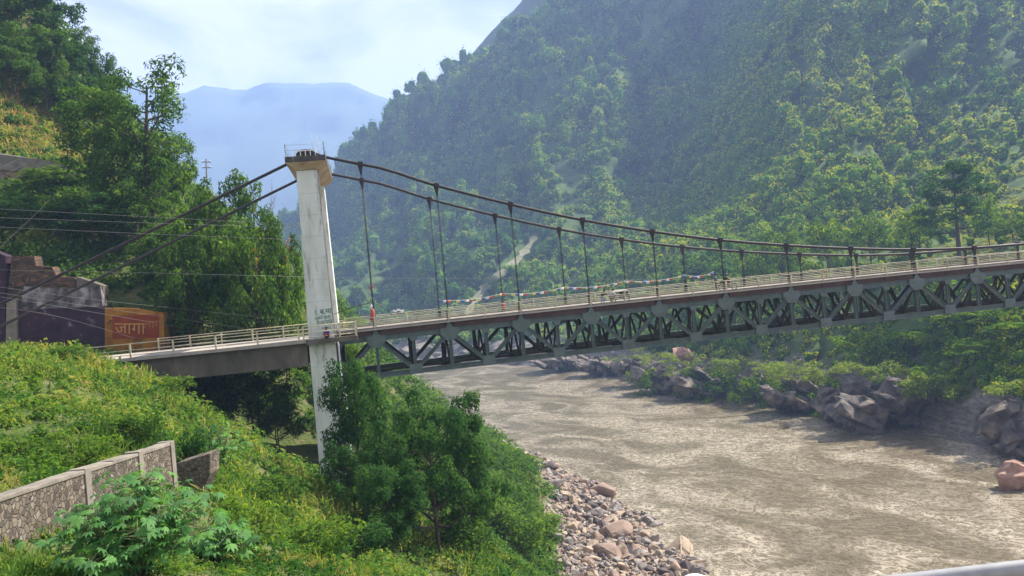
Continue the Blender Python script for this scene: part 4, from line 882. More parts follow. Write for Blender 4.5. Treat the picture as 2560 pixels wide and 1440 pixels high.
# ------------------------------------------------------------------ forest of the right mountain
def forest():
    ctr = SURF[:-1, :-1]; q = np.stack(proj(ctr.reshape(-1, 3)), -1).reshape(*ctr.shape)
    up_ = SFACE / (SAREA[..., None] + 1e-9)
    wgt = SAREA / np.maximum(q[..., 2], 60) ** 1.75
    wgt[(q[..., 0] < 540) | (q[..., 0] > 3100) | (q[..., 1] < -190) | (ctr[..., 2] < far((0, 0, 6.5))[2])] = 0
    wgt[(vv[:-1][None, :] > 5.97) & (q[..., 0] < 1450)] = 0
    gap = fbm(ctr / 63.0, 3, 111)
    lit = (q[..., 0] > 1700) & (q[..., 1] > 230)
    wgt *= np.where(gap < -0.42, 0.22, 1.0)
    md = ((q[..., 0] > 2290) & (q[..., 1] > 585) & (q[..., 1] < 690)) | ((q[..., 0] > 2440) & (q[..., 1] > 350) & (q[..., 1] < 540) & (q[..., 1] > 540 - (q[..., 0] - 2440) * 1.3)) | ((np.abs(q[..., 0] - 2080) < 150) & (np.abs(q[..., 1] - 655) < 22))
    wgt0 = wgt.copy(); wgt[md] *= 0.02
    # pale landslide streak left of the middle and the bench with grass at the right
    st = np.abs((q[..., 0] - 1330) + (q[..., 1] - 600) * 0.95) < 26; wgt[st & (q[..., 1] > 590) & (q[..., 1] < 800)] *= 0.06
    wgt *= np.where((ctr[..., 2] < far((0, 0, 36))[2]) & (q[..., 0] > 1450), 2.6, 1.0)
    wm = np.where(md, wgt0, 0); km = RNG.choice(wm.size, 1500, p=(wm / wm.sum()).ravel()); im, jm = np.unravel_index(km, wm.shape); pm = surf_at(im + RNG.uniform(0, 1, 1500), jm + RNG.uniform(0, 1, 1500)); Dm = np.linalg.norm(pm - C0, axis=1)
    clumps('meadow', pm, np.clip(Dm * 0.0035, 0.6, 2.0) * RNG.uniform(0.5, 1.4, 1500), 40, np.clip(Dm * 0.0022, 0.4, 1.2), 'grass', 'stuff', tb=0.66 + 0.15 * patch(pm, 20.0, 117), hh=0.6)['label'] = 'bright yellow green grassy clearings on the right slope'
    n = 25000; k = RNG.choice(wgt.size, n, p=(wgt / wgt.sum()).ravel()); i, j = np.unravel_index(k, wgt.shape)
    p = surf_at(i + RNG.uniform(0, 1, n), j + RNG.uniform(0, 1, n)); D = np.linalg.norm(p - C0, axis=1)
    rad = np.clip(D * 0.0052, 1.1, 6.5) * np.clip(RNG.lognormal(0, 0.42, n), 0.45, 1.9); tall = RNG.uniform(0.75, 1.5, n)
    small = (fbm(p / 45.0, 2, 115) > 0.05); rad *= np.where(small, 0.6, 1.0) * np.where(RNG.uniform(size=n) < 0.12, 1.45, 1.0); rad = np.minimum(rad, D * 0.0085)
    tb = 0.44 + 0.26 * patch(p, 68.0, 113) + RNG.normal(size=n) * 0.19 + 0.10 * small + 0.24 * np.clip((p[:, 0] - 20) / 90, 0, 1) * np.clip((260 - p[:, 2]) / 120, 0, 1) - 0.02  # crowns low on the right tinted lighter: the sunlit slope put into leaf colour
    # solid inner foliage of each crown: a lumpy ball
    g = np.linspace(-1, 1, 4); a_, b2 = np.meshgrid(g, g, indexing='ij'); sph = []; quads = []
    for ax in range(3):
        for s in (-1, 1):
            q = np.zeros((16, 3)); q[:, ax] = s; q[:, (ax + 1) % 3] = a_.ravel() * s; q[:, (ax + 2) % 3] = b2.ravel(); o0 = len(sph) * 16; sph.append(unit(q)); k4 = np.arange(16).reshape(4, 4) + o0
            quads.append(np.stack([k4[:-1, :-1], k4[1:, :-1], k4[1:, 1:], k4[:-1, 1:]], -1).reshape(-1, 4))
    sph = np.concatenate(sph); quads = np.concatenate(quads); ns = len(sph)
    sq = RNG.uniform(0.7, 1.3, (n, 3)); D3 = np.broadcast_to(sph, (n, ns, 3)); lump = 1 + 0.55 * vnoise(D3 * 1.9 + np.arange(n)[:, None, None] * 2.37, 9) + 0.20 * vnoise(D3 * 4.3 + np.arange(n)[:, None, None] * 1.37, 19)
    core = D3 * (rad[:, None] * 0.66 * lump)[..., None] * sq[:, None, :]; core[..., 2] = core[..., 2] * tall[:, None] + (rad * 0.7 * tall)[:, None]; core = core + p[:, None, :]
    fq_ = (quads[None] + (np.arange(n) * ns)[:, None, None]).reshape(-1, 4); nq = len(quads)
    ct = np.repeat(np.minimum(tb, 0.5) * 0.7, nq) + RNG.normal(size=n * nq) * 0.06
    per = 46; kk = np.repeat(np.arange(n), per); m = len(kk); d = unit(RNG.normal(size=(m, 3)) + np.array([0, 0, 0.35])); lump = 1 + 0.55 * vnoise(d * 1.9 + kk[:, None] * 2.37, 9)
    off = d * (rad[kk] * lump * RNG.uniform(0.66, 1.12, m))[:, None] * sq[kk]; off[:, 2] = off[:, 2] * tall[kk] + rad[kk] * 0.7 * tall[kk]
    C = p[kk] + off; nr = unit(d * 1.0 + RNG.normal(size=(m, 3)) * 0.45 + np.array([0, 0, 0.25]))
    lv, lf = cards(C, nr, (np.clip(D * 0.0024, 0.45, 2.6))[kk] * RNG.uniform(0.6, 1.35, m), 0.6)
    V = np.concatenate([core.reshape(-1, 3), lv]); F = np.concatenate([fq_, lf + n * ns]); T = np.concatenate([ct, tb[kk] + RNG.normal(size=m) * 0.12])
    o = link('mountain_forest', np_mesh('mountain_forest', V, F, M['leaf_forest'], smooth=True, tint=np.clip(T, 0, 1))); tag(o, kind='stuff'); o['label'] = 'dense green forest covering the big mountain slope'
forest()
SV = SURF.reshape(-1, 3)
def on_right(px, D):
    D = D * K; p = PZ(px, D, 15.0)
    for _ in range(5):
        e = np.hypot(SV[:, 0] - p[0], SV[:, 1] - p[1]); k = np.argsort(e)[:4]; p = PZ(px, D, float(SV[k, 2].mean()))
    return p
RIGHT = [
 ('lone_tree', 'layered0', 2402, 383, 157, 140, 'tall dark tree with tiered branches standing alone above the far end of the cable'),
 ('slope_tree', 'mid0', 2300, 520, 172, 90, 'round dark tree left of the tall tiered tree'),
 ('slope_tree', 'mid1', 2475, 495, 168, 60, 'narrow dark tree right of the tall tiered tree'),
 ('slope_tree', 'mid2', 2540, 545, 160, 90, 'bushy tree at the right picture edge above the cable'),
 ('slope_tree', 'mid0', 2180, 545, 185, 80, 'bushy tree above the cable between its lowest part and the round dark tree'),
 ('slope_tree', 'mid1', 2075, 560, 190, 90, 'bushy tree above the cables with thin pale stems'),
 ('slope_tree', 'mid2', 1960, 585, 200, 90, 'bushy tree behind the cables, left of the tree with pale stems'),
 ('slope_tree', 'mid0', 1890, 630, 205, 80, 'bushy tree behind the motorcyclist and the cable'),
 ('riverside_tree', 'mid1', 1640, 863, 200, 90, 'small tree above the pale boulder across the river'),
 ('riverside_tree', 'mid2', 1745, 866, 188, 90, 'bushy tree below the truss, right of the pale boulder'),
 ('riverside_tree', 'mid0', 1820, 858, 180, 95, 'bushy tree below the truss above the mossy rock hump'),
 ('riverside_tree', 'mid1', 1905, 853, 170, 95, 'dark tree below the truss, above the dark rocks'),
 ('riverside_tree', 'mid2', 2000, 848, 160, 110, 'dark bushy tree below the truss above the grey outcrop'),
 ('riverside_tree', 'mid0', 2095, 840, 152, 110, 'dark tree under the truss, left of the big outcrop'),
 ('riverside_tree', 'mid1', 2185, 828, 148, 120, 'tree above the big brown outcrop'),
 ('riverside_tree', 'mid2', 2285, 828, 142, 120, 'dark tree above the right end of the big outcrop'),
 ('riverside_tree', 'mid0', 2390, 813, 136, 130, 'pale topped tree under the right part of the truss'),
 ('riverside_tree', 'mid1', 2480, 828, 130, 120, 'dark tree under the right end of the truss'),
 ('riverside_tree', 'mid2', 2555, 818, 122, 130, 'dark tree at the right picture edge under the truss'),
 ('riverside_tree', 'mid1', 2340, 913, 130, 110, 'yellow green tree overhanging the water right of the big outcrop'),
 ('riverside_tree', 'mid2', 2450, 923, 124, 110, 'dark green tree overhanging the water near the right edge'),
]
for nm, kd, px, yt, D, wpx, lb_ in RIGHT:
    b = on_right(px, D); top = P(px, yt, D * K); b[2] -= 0.5; h = float(np.clip(top[2] - b[2], 4.5, 36 if nm != 'riverside_tree' else 13)); tree(nm, PROTO[kd], b, h, wpx * D * K / FPX * 1.15, lb_, 'tree', 'trees across the river' if nm != 'lone_tree' else None)
# banana plant beside the far end of the bridge
bp_ = on_right(2105, 178); e = tag(empty('banana_plant', tuple(bp_)), 'pale banana plant with long arching leaves just above the bridge railing', 'plant'); e.scale = (K, K, K)
s_ = MB(); s_.tube([(0, 0, 0), (0.1, 0, 2.2), (0.1, 0, 4.2)], [0.3, 0.22, 0.12], 7); s_.build('stem', flat('banana_stem', (0.20, 0.22, 0.10)), e)
V, F = [], []
for k in range(11):
    a = k * 2.4; d = np.array([math.cos(a), math.sin(a), 0]); sd = np.array([-math.sin(a), math.cos(a), 0]); pr_ = np.array([0.1, 0, 3.2]); L = random.uniform(2.6, 3.8); b = len(V)
    for t in np.linspace(0, 1, 6):
        c = pr_ + d * L * t * 0.8 + np.array([0, 0, L * (0.75 * t - 0.8 * t * t * (k % 3 + 1) / 2.5)]); w_ = 0.45 * math.sin(math.pi * (0.1 + 0.88 * t)); V += [c + sd * w_, c - sd * w_]
    F += [(b + 2 * i, b + 2 * i + 1, b + 2 * i + 3, b + 2 * i + 2) for i in range(5)]
link('leaves', np_mesh('leaves', V, F, M['leaf_bright'], tint=np.full(len(F), 0.8)), e)
# ------------------------------------------------------------------ walls
def stone_mat(name, scale, stops, mortar, z=1.0, bump=0.8):
    m, t, b, o = new_mat(name); tc = N(t, 'ShaderNodeTexCoord'); mp = N(t, 'ShaderNodeMapping'); mp.inputs['Scale'].default_value = (1, 1, z); t.links.new(tc.outputs['Object'], mp.inputs[0])
    nd = N(t, 'ShaderNodeTexNoise', i_Scale=scale * 1.2, i_Detail=4.0); t.links.new(mp.outputs[0], nd.inputs['Vector'])
    mv = N(t, 'ShaderNodeMix', data_type='VECTOR'); mv.inputs[0].default_value = 0.09; t.links.new(mp.outputs[0], mv.inputs[4]); t.links.new(nd.outputs['Color'], mv.inputs[5])
    v1 = N(t, 'ShaderNodeTexVoronoi', i_Scale=scale); v2 = N(t, 'ShaderNodeTexVoronoi', i_Scale=scale, feature='DISTANCE_TO_EDGE')
    for v in (v1, v2): t.links.new(mv.outputs[1], v.inputs['Vector'])
    c = ramp(t, v1.outputs['Color'], stops)
    n2 = N(t, 'ShaderNodeTexNoise', i_Scale=scale * 4, i_Detail=6.0); t.links.new(mp.outputs[0], n2.inputs['Vector'])
    mm = N(t, 'ShaderNodeMix', data_type='RGBA', blend_type='MULTIPLY'); mm.inputs[0].default_value = 0.7; t.links.new(c, mm.inputs[6]); t.links.new(ramp(t, n2.outputs[0], [(0.25, (0.45, 0.45, 0.45)), (0.75, (1.2, 1.2, 1.2))]), mm.inputs[7])
    k = N(t, 'ShaderNodeMapRange', i_1=0.02, i_2=0.10); t.links.new(v2.outputs[0], k.inputs[0])
    mx = N(t, 'ShaderNodeMix', data_type='RGBA'); mx.inputs[6].default_value = (*mortar, 1); t.links.new(k.outputs[0], mx.inputs[0]); t.links.new(mm.outputs[2], mx.inputs[7]); t.links.new(mx.outputs[2], b.inputs['Base Color'])
    b.inputs['Roughness'].default_value = 0.92; b.inputs['Specular IOR Level'].default_value = 0.15
    bp = N(t, 'ShaderNodeBump', i_Strength=bump, i_Distance=0.06); t.links.new(k.outputs[0], bp.inputs['Height']); t.links.new(bp.outputs[0], b.inputs['Normal'])
    return m
M['rubble'] = stone_mat('rubble', 6.5, [(0.1, (0.075, 0.062, 0.05)), (0.4, (0.145, 0.122, 0.095)), (0.7, (0.21, 0.175, 0.13)), (0.95, (0.29, 0.265, 0.225))], (0.12, 0.105, 0.085), bump=0.9)
M['oldbrick'] = stone_mat('oldbrick', 1.6, [(0.1, (0.05, 0.035, 0.03)), (0.5, (0.12, 0.075, 0.05)), (0.9, (0.20, 0.11, 0.07))], (0.06, 0.055, 0.045), z=2.2)
M['whitewash'] = surf('whitewash', [(0.35, (0.04, 0.034, 0.038)), (0.50, (0.13, 0.115, 0.125)), (0.66, (0.30, 0.28, 0.285))], 1.1, 0.95, 0.2, stretch=(1, 1, 0.7))
M['purplewall'] = surf('purplewall', [(0.3, (0.020, 0.012, 0.022)), (0.60, (0.050, 0.024, 0.040)), (0.68, (0.15, 0.12, 0.135)), (0.75, (0.24, 0.21, 0.22))], 0.9, 0.95, 0.15)  # purple paint, its colour darkened to stand in for shade of the trees
M['orangewall'] = surf('orangewall', [(0.3, (0.22, 0.09, 0.010)), (0.7, (0.36, 0.165, 0.018))], 0.7, 0.9, 0.1, stain=((0.05, 0.035, 0.02), 0.8, (1, 1, 1), 0.52, 0.66))
M['redwall'] = surf('redwall', [(0.3, (0.15, 0.028, 0.010)), (0.7, (0.25, 0.05, 0.015))], 0.8, 0.9, 0.1, stain=((0.10, 0.04, 0.02), 0.9, (1, 1, 1), 0.55, 0.7))
def wall_prism(mb, pts, D, th): mb.prism([P(x, y, D) for x, y in pts], FW * th)
DW = 92.6
m_ = MB(); wall_prism(m_, [(44, 905), (262, 890), (262, 768), (44, 772)], DW, 1.4); rw = m_.build('retaining_wall', M['purplewall']); tag(rw, 'long retaining wall by the road, purple paint darkened for tree shade under a whitewashed band, orange panel at its right end', 'wall')
m_ = MB(); wall_prism(m_, [(48, 774.5), (256, 766), (250, 714), (180, 722), (60, 716)], DW - 0.12, 1.2); m_.build('whitewashed_band', M['whitewash'], rw)
m_ = MB(); wall_prism(m_, [(262.2, 888), (412, 872), (408, 783), (330, 771), (262.2, 770)], DW - 0.05, 1.3); op_ = m_.build('orange_panel', M['orangewall'], rw)
m_ = MB(); wall_prism(m_, [(281, 848), (398, 843), (398, 786), (281, 790)], DW - 0.075, 0.02); m_.build('red_field', M['redwall'], op_)
text_obj('lettering', '\u091c\u093e\u0917\u093e', 1.75, flat('letter_orange', (0.46, 0.24, 0.07)), op_, P(325, 822, DW - 0.085), RT, UP)
text_obj('lettering', '\u0932\u093e\u0917', 1.3, flat('letter_red2', (0.30, 0.12, 0.03)), op_, P(380, 812, DW - 0.085), RT, UP)
m_ = MB(); wall_prism(m_, [(12, 905), (43, 903), (40, 748), (16, 748)], DW - 0.35, 1.9); pl_ = m_.build('wall_pillar', M['concrete'], bevel=0.05); tag(pl_, 'grey concrete pillar at the left end of the purple wall', 'pillar')
m_ = MB(); wall_prism(m_, [(-60, 910), (11, 906), (14, 640), (-60, 610)], DW - 0.1, 1.6); s2_ = m_.build('retaining_wall', M['purplewall']); tag(s2_, 'purple stained wall, darkened for tree shade, at the left picture edge, left of the grey pillar', 'wall')
m_ = MB(); wall_prism(m_, [(16, 747), (30, 640), (85, 640), (90, 664), (130, 668), (140, 690), (186, 694), (188, 720), (60, 715), (50, 747)], DW + 0.2, 1.5); bw_ = m_.build('brick_wall', M['oldbrick']); tag(bw_, 'crumbling dark brick wall rising above the whitewashed band', 'wall')
m_ = MB(); wall_prism(m_, [(190, 735), (257, 738), (257, 714), (192, 692)], DW + 0.3, 1.3); bw_ = m_.build('brick_wall', M['concdark']); tag(bw_, 'low dark weathered wall block at the right end of the whitewashed band', 'wall')
m_ = MB(); m_.prism([P(-60, 378, 121), P(0, 383, 122), P(110, 400, 123.5), (P(218, 428, 125)), P(218, 452, 125), P(110, 432, 123.5), P(0, 425, 122), P(-60, 425, 121)], FW * 0.8); up_ = m_.build('roadside_parapet', M['concrete']); tag(up_, 'grey concrete parapet of the upper road high on the left hillside', 'parapet')
m_ = MB(); m_.prism([P(-60, 425.3, 121.2), P(0, 425.3, 122.2), P(110, 432.3, 123.7), P(215, 452.3, 125.2), P(215, 500, 125.2), P(0, 480, 122.2), P(-60, 480, 121.2)], FW * 0.7); m_.build('retaining_base', surf('tanbase', [(0.3, (0.18, 0.12, 0.08)), (0.7, (0.32, 0.24, 0.17))], 0.8, 0.95), up_)

# stone boundary wall in the foreground, with pillars and a rendered coping
WA, WB_ = P(-130, 1290, 19.0), P(430, 1108, 32.0)
wdir = WB_ - WA; wl = np.linalg.norm(wdir[:2]); wd = np.array([wdir[0], wdir[1], 0]) / wl; wn = np.array([-wd[1], wd[0], 0])
def wp(t, z, o): q = WA + wdir * t; return q + ZV * z + wn * o
st_ = MB(); tt = np.linspace(0, 1, 9)
for a, b in zip(tt[:-1], tt[1:]): st_.hexa([wp(a, -4, -0.0), wp(b, -4, -0.0), wp(b, -4, 0.42), wp(a, -4, 0.42), wp(a, -0.07, 0), wp(b, -0.07, 0), wp(b, -0.07, 0.42), wp(a, -0.07, 0.42)])
sw = st_.build('stone_wall', M['rubble']); tag(sw, 'grey rubble stone wall with concrete pillars running up beside the castor plant', 'wall')
c_ = MB()
for i, (a, b) in enumerate(zip(tt[:-1], tt[1:])):
    j = 0.03 * math.sin(i * 5.1); c_.hexa([wp(a, -0.068, -0.03), wp(b, -0.068, -0.03), wp(b, -0.068, 0.47), wp(a, -0.068, 0.47), wp(a, 0.05 + j, -0.02), wp(b, 0.05 - j, -0.03), wp(b, 0.05, 0.46), wp(a, 0.05 + j, 0.46)])
c_.build('coping', M['concrete'], sw, bevel=0.02)
for t in (0.49, 0.78, 0.995):
    q = MB(); q.hexa([wp(t - 0.014, -4, -0.05), wp(t + 0.014, -4, -0.05), wp(t + 0.014, -4, 0.45), wp(t - 0.014, -4, 0.45), wp(t - 0.014, 0.09, -0.05), wp(t + 0.014, 0.09, -0.05), wp(t + 0.014, 0.09, 0.45), wp(t - 0.014, 0.09, 0.45)]); q.build('pillar', M['concrete'], sw, bevel=0.02)
b_ = MB(); b_.prism([P(438, 1230, 34), P(438, 1160, 34), P(470, 1150, 34), P(525, 1133, 34), P(525, 1185, 34), P(500, 1240, 34)], FW * 1.1); bb = b_.build('wall_stub', M['rubble'], bevel=0.04); tag(bb, 'broken stone wall stub with mossy top, right of the stone wall end', 'wall')

# road on the left bank, up to the approach span
r_ = MB()
rx = [XL - 0.02, XL - 12, XL - 25, XL - 45]
for a, b in zip(rx[:-1], rx[1:]):
    q = [A(b, -0.5, -0.3), A(a, -1.6, -0.3), A(a, BW + 1.6, -0.3), A(b, BW + 2.5, -0.3)]; r_.hexa(q + [x + ZV * 0.285 for x in q])
tag(r_.build('road', M['road']), kind='structure')

# ------------------------------------------------------------------ rocks
def hull_rock(seed, flatn=0.6, n=16):
    rng = np.random.default_rng(seed); bm = bmesh.new()
    for v in unit(rng.normal(size=(n, 3))) * rng.uniform(0.75, 1.0, (n, 1)) * np.array([0.5, 0.38, 0.5 * flatn]): bm.verts.new(v)
    bmesh.ops.convex_hull(bm, input=bm.verts); bmesh.ops.delete(bm, geom=[v for v in bm.verts if not v.link_faces], context='VERTS')
    bmesh.ops.bevel(bm, geom=bm.edges[:], offset=0.03, segments=1, affect='EDGES'); me = bpy.data.meshes.new('stone'); bm.to_mesh(me); bm.free(); return me
STN = [surf('stone_' + nm, s, 2.2, 0.85, 0.5, bscale=9, spec=0.2) for nm, s in (
    ('brown', [(0.3, (0.17, 0.12, 0.095)), (0.7, (0.36, 0.265, 0.205))]), ('grey', [(0.3, (0.16, 0.14, 0.13)), (0.7, (0.36, 0.32, 0.28))]),
    ('tan', [(0.3, (0.24, 0.18, 0.125)), (0.7, (0.44, 0.35, 0.26))]), ('dark', [(0.3, (0.055, 0.045, 0.045)), (0.7, (0.14, 0.115, 0.105))]))]
ROCKS = []
for i in range(12):
    me = hull_rock(300 + i, 0.45 + 0.4 * (i % 3) / 2); me.materials.append(STN[i % 4]); ROCKS.append(me)
w_ = ((GZ > WATER + 0.07) & (GZ < WATER + 4.5) & (GY > 80) & (GY < 225) & (GX > 0)).astype(float); cand = []
tq = np.stack(proj(np.stack([GX, GY, GZ], -1).reshape(-1, 3)), -1).reshape(*GX.shape, 3)
w_[(tq[..., 0] < 1200) | (tq[..., 0] > 1790) | (tq[..., 1] > 1475)] = 0
w_ *= GY ** -0.6
k = RNG.choice(w_.size, 5200, p=(w_ / w_.sum()).ravel()); j, i = np.unravel_index(k, w_.shape)
x = gx[i] + RNG.uniform(-0.5, 0.5, len(i)); y = gy[j] + RNG.uniform(-0.5, 0.5, len(i)); z = gz(x, y)
sz = RNG.lognormal(-0.85, 0.55, len(x)); sz = np.clip(sz, 0.18, 1.7); sz *= K; ok = z > WATER - 0.15; x, y, z, sz = x[ok], y[ok], z[ok], sz[ok]
order = np.argsort(-sz / y)
SZ = sz
def put_rock(me, pos, s, label, group, name='stone', rot=None):
    o = link(name, me); o.location = tuple(pos); o.scale = s if hasattr(s, '__len__') else (s, s, s); o.rotation_euler = rot or (random.uniform(-0.5, 0.5), random.uniform(-0.5, 0.5), random.uniform(0, 6.28)); tag(o, label, 'stone', group); return o
for q in order[:290]: put_rock(ROCKS[RNG.integers(12)], (x[q], y[q], z[q] + sz[q] * 0.12), sz[q] * 1.15, 'angular brown grey stone lying among many on the river beach', 'stones on the river beach')
V, F, MI = [], [], []; nv = 0
for q in order[290:]:
    me = ROCKS[RNG.integers(12)]; co = np.empty(len(me.vertices) * 3, np.float32); me.vertices.foreach_get('co', co); co = co.reshape(-1, 3) * sz[q] * 1.15
    R = np.array(Matrix.Rotation(random.uniform(0, 6.28), 3, 'Z') @ Matrix.Rotation(random.uniform(-0.5, 0.5), 3, 'X')); V.append(co @ R.T + np.array([x[q], y[q], z[q] + sz[q] * 0.1])); F += [tuple(v + nv for v in p.vertices) for p in me.polygons]; mi_ = RNG.integers(4); MI += [mi_] * len(me.polygons); nv += len(co)
me = bpy.data.meshes.new('beach_pebbles'); me.from_pydata(np.concatenate(V).tolist(), [], F)
for s in STN: me.materials.append(s)
me.polygons.foreach_set('material_index', MI); tag(link('beach_pebbles', me), kind='stuff')['label'] = 'smaller stones and pebbles between the big stones of the beach'
def on_ground(px, py, D0=90, D1=300):
    for D in np.linspace(D0, D1, 300):
        p = P(px, py, D)
        if p[2] <= float(gz(p[0], p[1])): return p
    return P(px, py, D1)
BIG = [(1505, 1240, 85, 0, 'large flat brown slab among the beach stones, near the water above the middle'), (1375, 1175, 60, 3, 'dark block at the far end of the stony beach'), (1540, 1345, 110, 0, 'big cracked brown boulder in the middle of the stony beach'),
       (1700, 1385, 110, 2, 'rough pale pinkish boulder at the water edge, near end of the stony beach'), (1610, 1260, 70, 3, 'dark slab lying at the water edge halfway along the beach'), (1520, 1390, 90, 0, 'brown slab tilted near the bottom of the stony beach'),
       (1740, 1425, 70, 2, 'orange brown block by the water at the bottom of the picture'), (1640, 1320, 50, 1, 'grey block near the water, above the pale pinkish boulder')]
for px, py, wpx, mi_, lb_ in BIG:
    p = on_ground(px, py); s = wpx * p[1] / FPX; me = hull_rock(400 + px, 0.6, 26); me.materials.append(STN[mi_]); put_rock(me, p + ZV * s * 0.1, s * 1.1, lb_, None, 'boulder', (0.15, 0.2, random.uniform(0, 6)))
M['outcrop'] = surf('outcrop', [(0.3, (0.030, 0.027, 0.028)), (0.47, (0.095, 0.080, 0.070)), (0.62, (0.20, 0.158, 0.118)), (0.8, (0.30, 0.235, 0.17))], 0.30, 0.85, 0.9, bscale=1.3, dist=0.3, stretch=(1, 1, 1.6))
M['outcropred'] = surf('outcropred', [(0.3, (0.22, 0.12, 0.085)), (0.7, (0.42, 0.27, 0.20))], 0.5, 0.9, 0.6, bscale=1.5, dist=0.3)
def outcrop(name, px, py, D, wpx, hpx, seed, label, mat='outcrop', tilt=0.55, slabs=30):
    """layered rock: tilted angular slabs fused into one skin"""
    D = D * K
    rng = np.random.default_rng(900 + seed); W, H = wpx * D / FPX, hpx * D / FPX; bm = bmesh.new()
    ct, st_ = math.cos(tilt), math.sin(tilt); R = np.array([[ct, 0, st_], [0, 1, 0], [-st_, 0, ct]])
    for k in range(slabs):
        u = rng.uniform(-1, 1); lift = 1 - 0.75 * u * u
        c = np.array([u * 0.40 * W, rng.uniform(-0.28, 0.28) * W, (rng.uniform(-0.5, 0.30) * lift - 0.1) * H]); L = np.array([rng.uniform(0.07, 0.22) * W, rng.uniform(0.15, 0.34) * W, rng.uniform(0.10, 0.30) * H + 0.03 * W])
        if slabs < 5: c *= 0.3; L = np.array([0.5 * W, 0.42 * W, 0.5 * H])
        q = unit(rng.normal(size=(13, 3))) * rng.uniform(0.85, 1.15, (13, 1)); q = np.sign(q) * np.abs(q) ** 0.75 * L
        vs = [bm.verts.new(x) for x in (q @ R.T + c)]; r = bmesh.ops.convex_hull(bm, input=vs); bmesh.ops.delete(bm, geom=[v for v in vs if v.is_valid and not v.link_faces], context='VERTS')
    me = bpy.data.meshes.new(name); bm.to_mesh(me); bm.free(); o = link(name, me); m1 = o.modifiers.new('fuse', 'REMESH'); m1.mode = 'VOXEL'; m1.voxel_size = max(W, H) / 110
    bpy.context.view_layer.update(); m2 = bpy.data.meshes.new_from_object(o.evaluated_get(bpy.context.evaluated_depsgraph_get())); bpy.data.objects.remove(o); bpy.data.meshes.remove(me)
    n = len(m2.vertices); co = np.empty(n * 3, np.float32); m2.vertices.foreach_get('co', co); co = co.reshape(-1, 3); nr = np.empty(n * 3, np.float32); m2.vertex_normals.foreach_get('vector', nr); nr = nr.reshape(-1, 3)
    s = co @ np.array([-st_, 0.2, ct]); lay = vnoise(np.stack([s / (0.07 * H + 0.1), co[:, 0] / (0.45 * W), co[:, 1] / (0.45 * W)], 1), seed) + 0.5
    co = co + nr * ((0.012 * H + 0.03) * (lay - 0.5) + 0.008 * H * fbm(co / (0.10 * W), 3, seed))[:, None]; m2.vertices.foreach_set('co', co.astype(np.float32).ravel()); m2.polygons.foreach_set('use_smooth', np.zeros(len(m2.polygons), bool))
    m2.name = name; m2.materials.clear(); m2.materials.append(M[mat]); m2.update(); o = link(name, m2); o.location = tuple(P(px, py, D)); tag(o, label, 'rock'); return o
G_R = [
 ('rock_outcrop', 2215, 1000, 137, 300, 130, 1, 'largest brown grey layered rock outcrop on the far bank, dropping straight into the water'),
 ('rock_outcrop', 2105, 985, 146, 130, 95, 2, 'jagged brown rock just left of the largest outcrop'),
 ('rock_outcrop', 1985, 972, 158, 170, 70, 3, 'grey jagged rock at the waterline, between the dark hump and the brown outcrops'),
 ('rock_outcrop', 1885, 953, 176, 90, 60, 4, 'dark rounded rock hump at the waterline below the bushes'),
 ('rock_outcrop', 1775, 945, 188, 190, 62, 5, 'mossy rock hump with yellow green top, left of the dark hump'),
 ('rock_outcrop', 1660, 930, 202, 150, 60, 6, 'grey slanting rocks at the waterline under the pale boulder'),
 ('rock_outcrop', 1590, 912, 218, 110, 45, 7, 'dark grey rocks at the waterline, left of the slanting rocks'),
 ('rock_outcrop', 1500, 908, 250, 120, 40, 8, 'grey bluff rising from the water under the middle of the truss'),
 ('rock_outcrop', 1400, 900, 275, 160, 26, 9, 'low grey rocks along the waterline under the left half of the truss'),
 ('rock_outcrop', 2435, 1035, 129, 110, 60, 10, 'dark low rocks in shade right of the largest outcrop'),
 ('rock_outcrop', 2345, 1035, 133, 90, 40, 11, 'dark low rock ledge at the waterline below the overhanging tree'),
 ('rock_outcrop', 2550, 1035, 112, 170, 150, 12, 'brown rock cliff at the right picture edge'),
 ('rock_outcrop', 2550, 1110, 110, 120, 60, 13, 'grey broken rocks below the brown cliff at the right picture edge'),
]
for a in G_R: outcrop(*a)
outcrop('boulder', 1708, 888, 199, 60, 34, 14, 'pale pinkish boulder lying on top of the mossy far bank', 'outcropred', slabs=4)
outcrop('boulder', 2545, 1195, 96, 110, 92, 15, 'reddish boulder standing in the water at the right picture edge', 'outcropred', slabs=4)
outcrop('boulder', 1995, 902, 157, 22, 24, 16, 'small grey boulder half hidden in the bushes across the river', 'outcrop', slabs=4)
# moss and bushes hanging on the far rocks
mv = []
for px, py, D, w_, n in ((1760, 915, 187, 190, 60), (1830, 920, 182, 90, 30), (2140, 930, 139, 90, 16), (2340, 970, 128, 150, 60), (1650, 900, 203, 90, 14), (2050, 940, 150, 80, 16), (1990, 935, 156, 130, 26), (2250, 935, 136, 160, 26), (2430, 985, 124, 120, 34), (2520, 975, 112, 90, 10), (1920, 925, 170, 80, 22), (1580, 885, 216, 140, 18)):
    for _ in range(n): mv.append(P(px + RNG.uniform(-0.5, 0.5) * w_, py + RNG.uniform(-0.5, 0.5) * w_ * 0.34, K * (D + RNG.uniform(-2.5, 2.5))))
mv = np.array(mv); clumps('moss', mv, K * RNG.uniform(0.7, 1.7, len(mv)), 70, np.full(len(mv), 0.6), 'grass', 'stuff', tb=np.full(len(mv), 0.5), hh=0.7)['label'] = 'yellow green creepers and moss hanging over the far bank rocks'
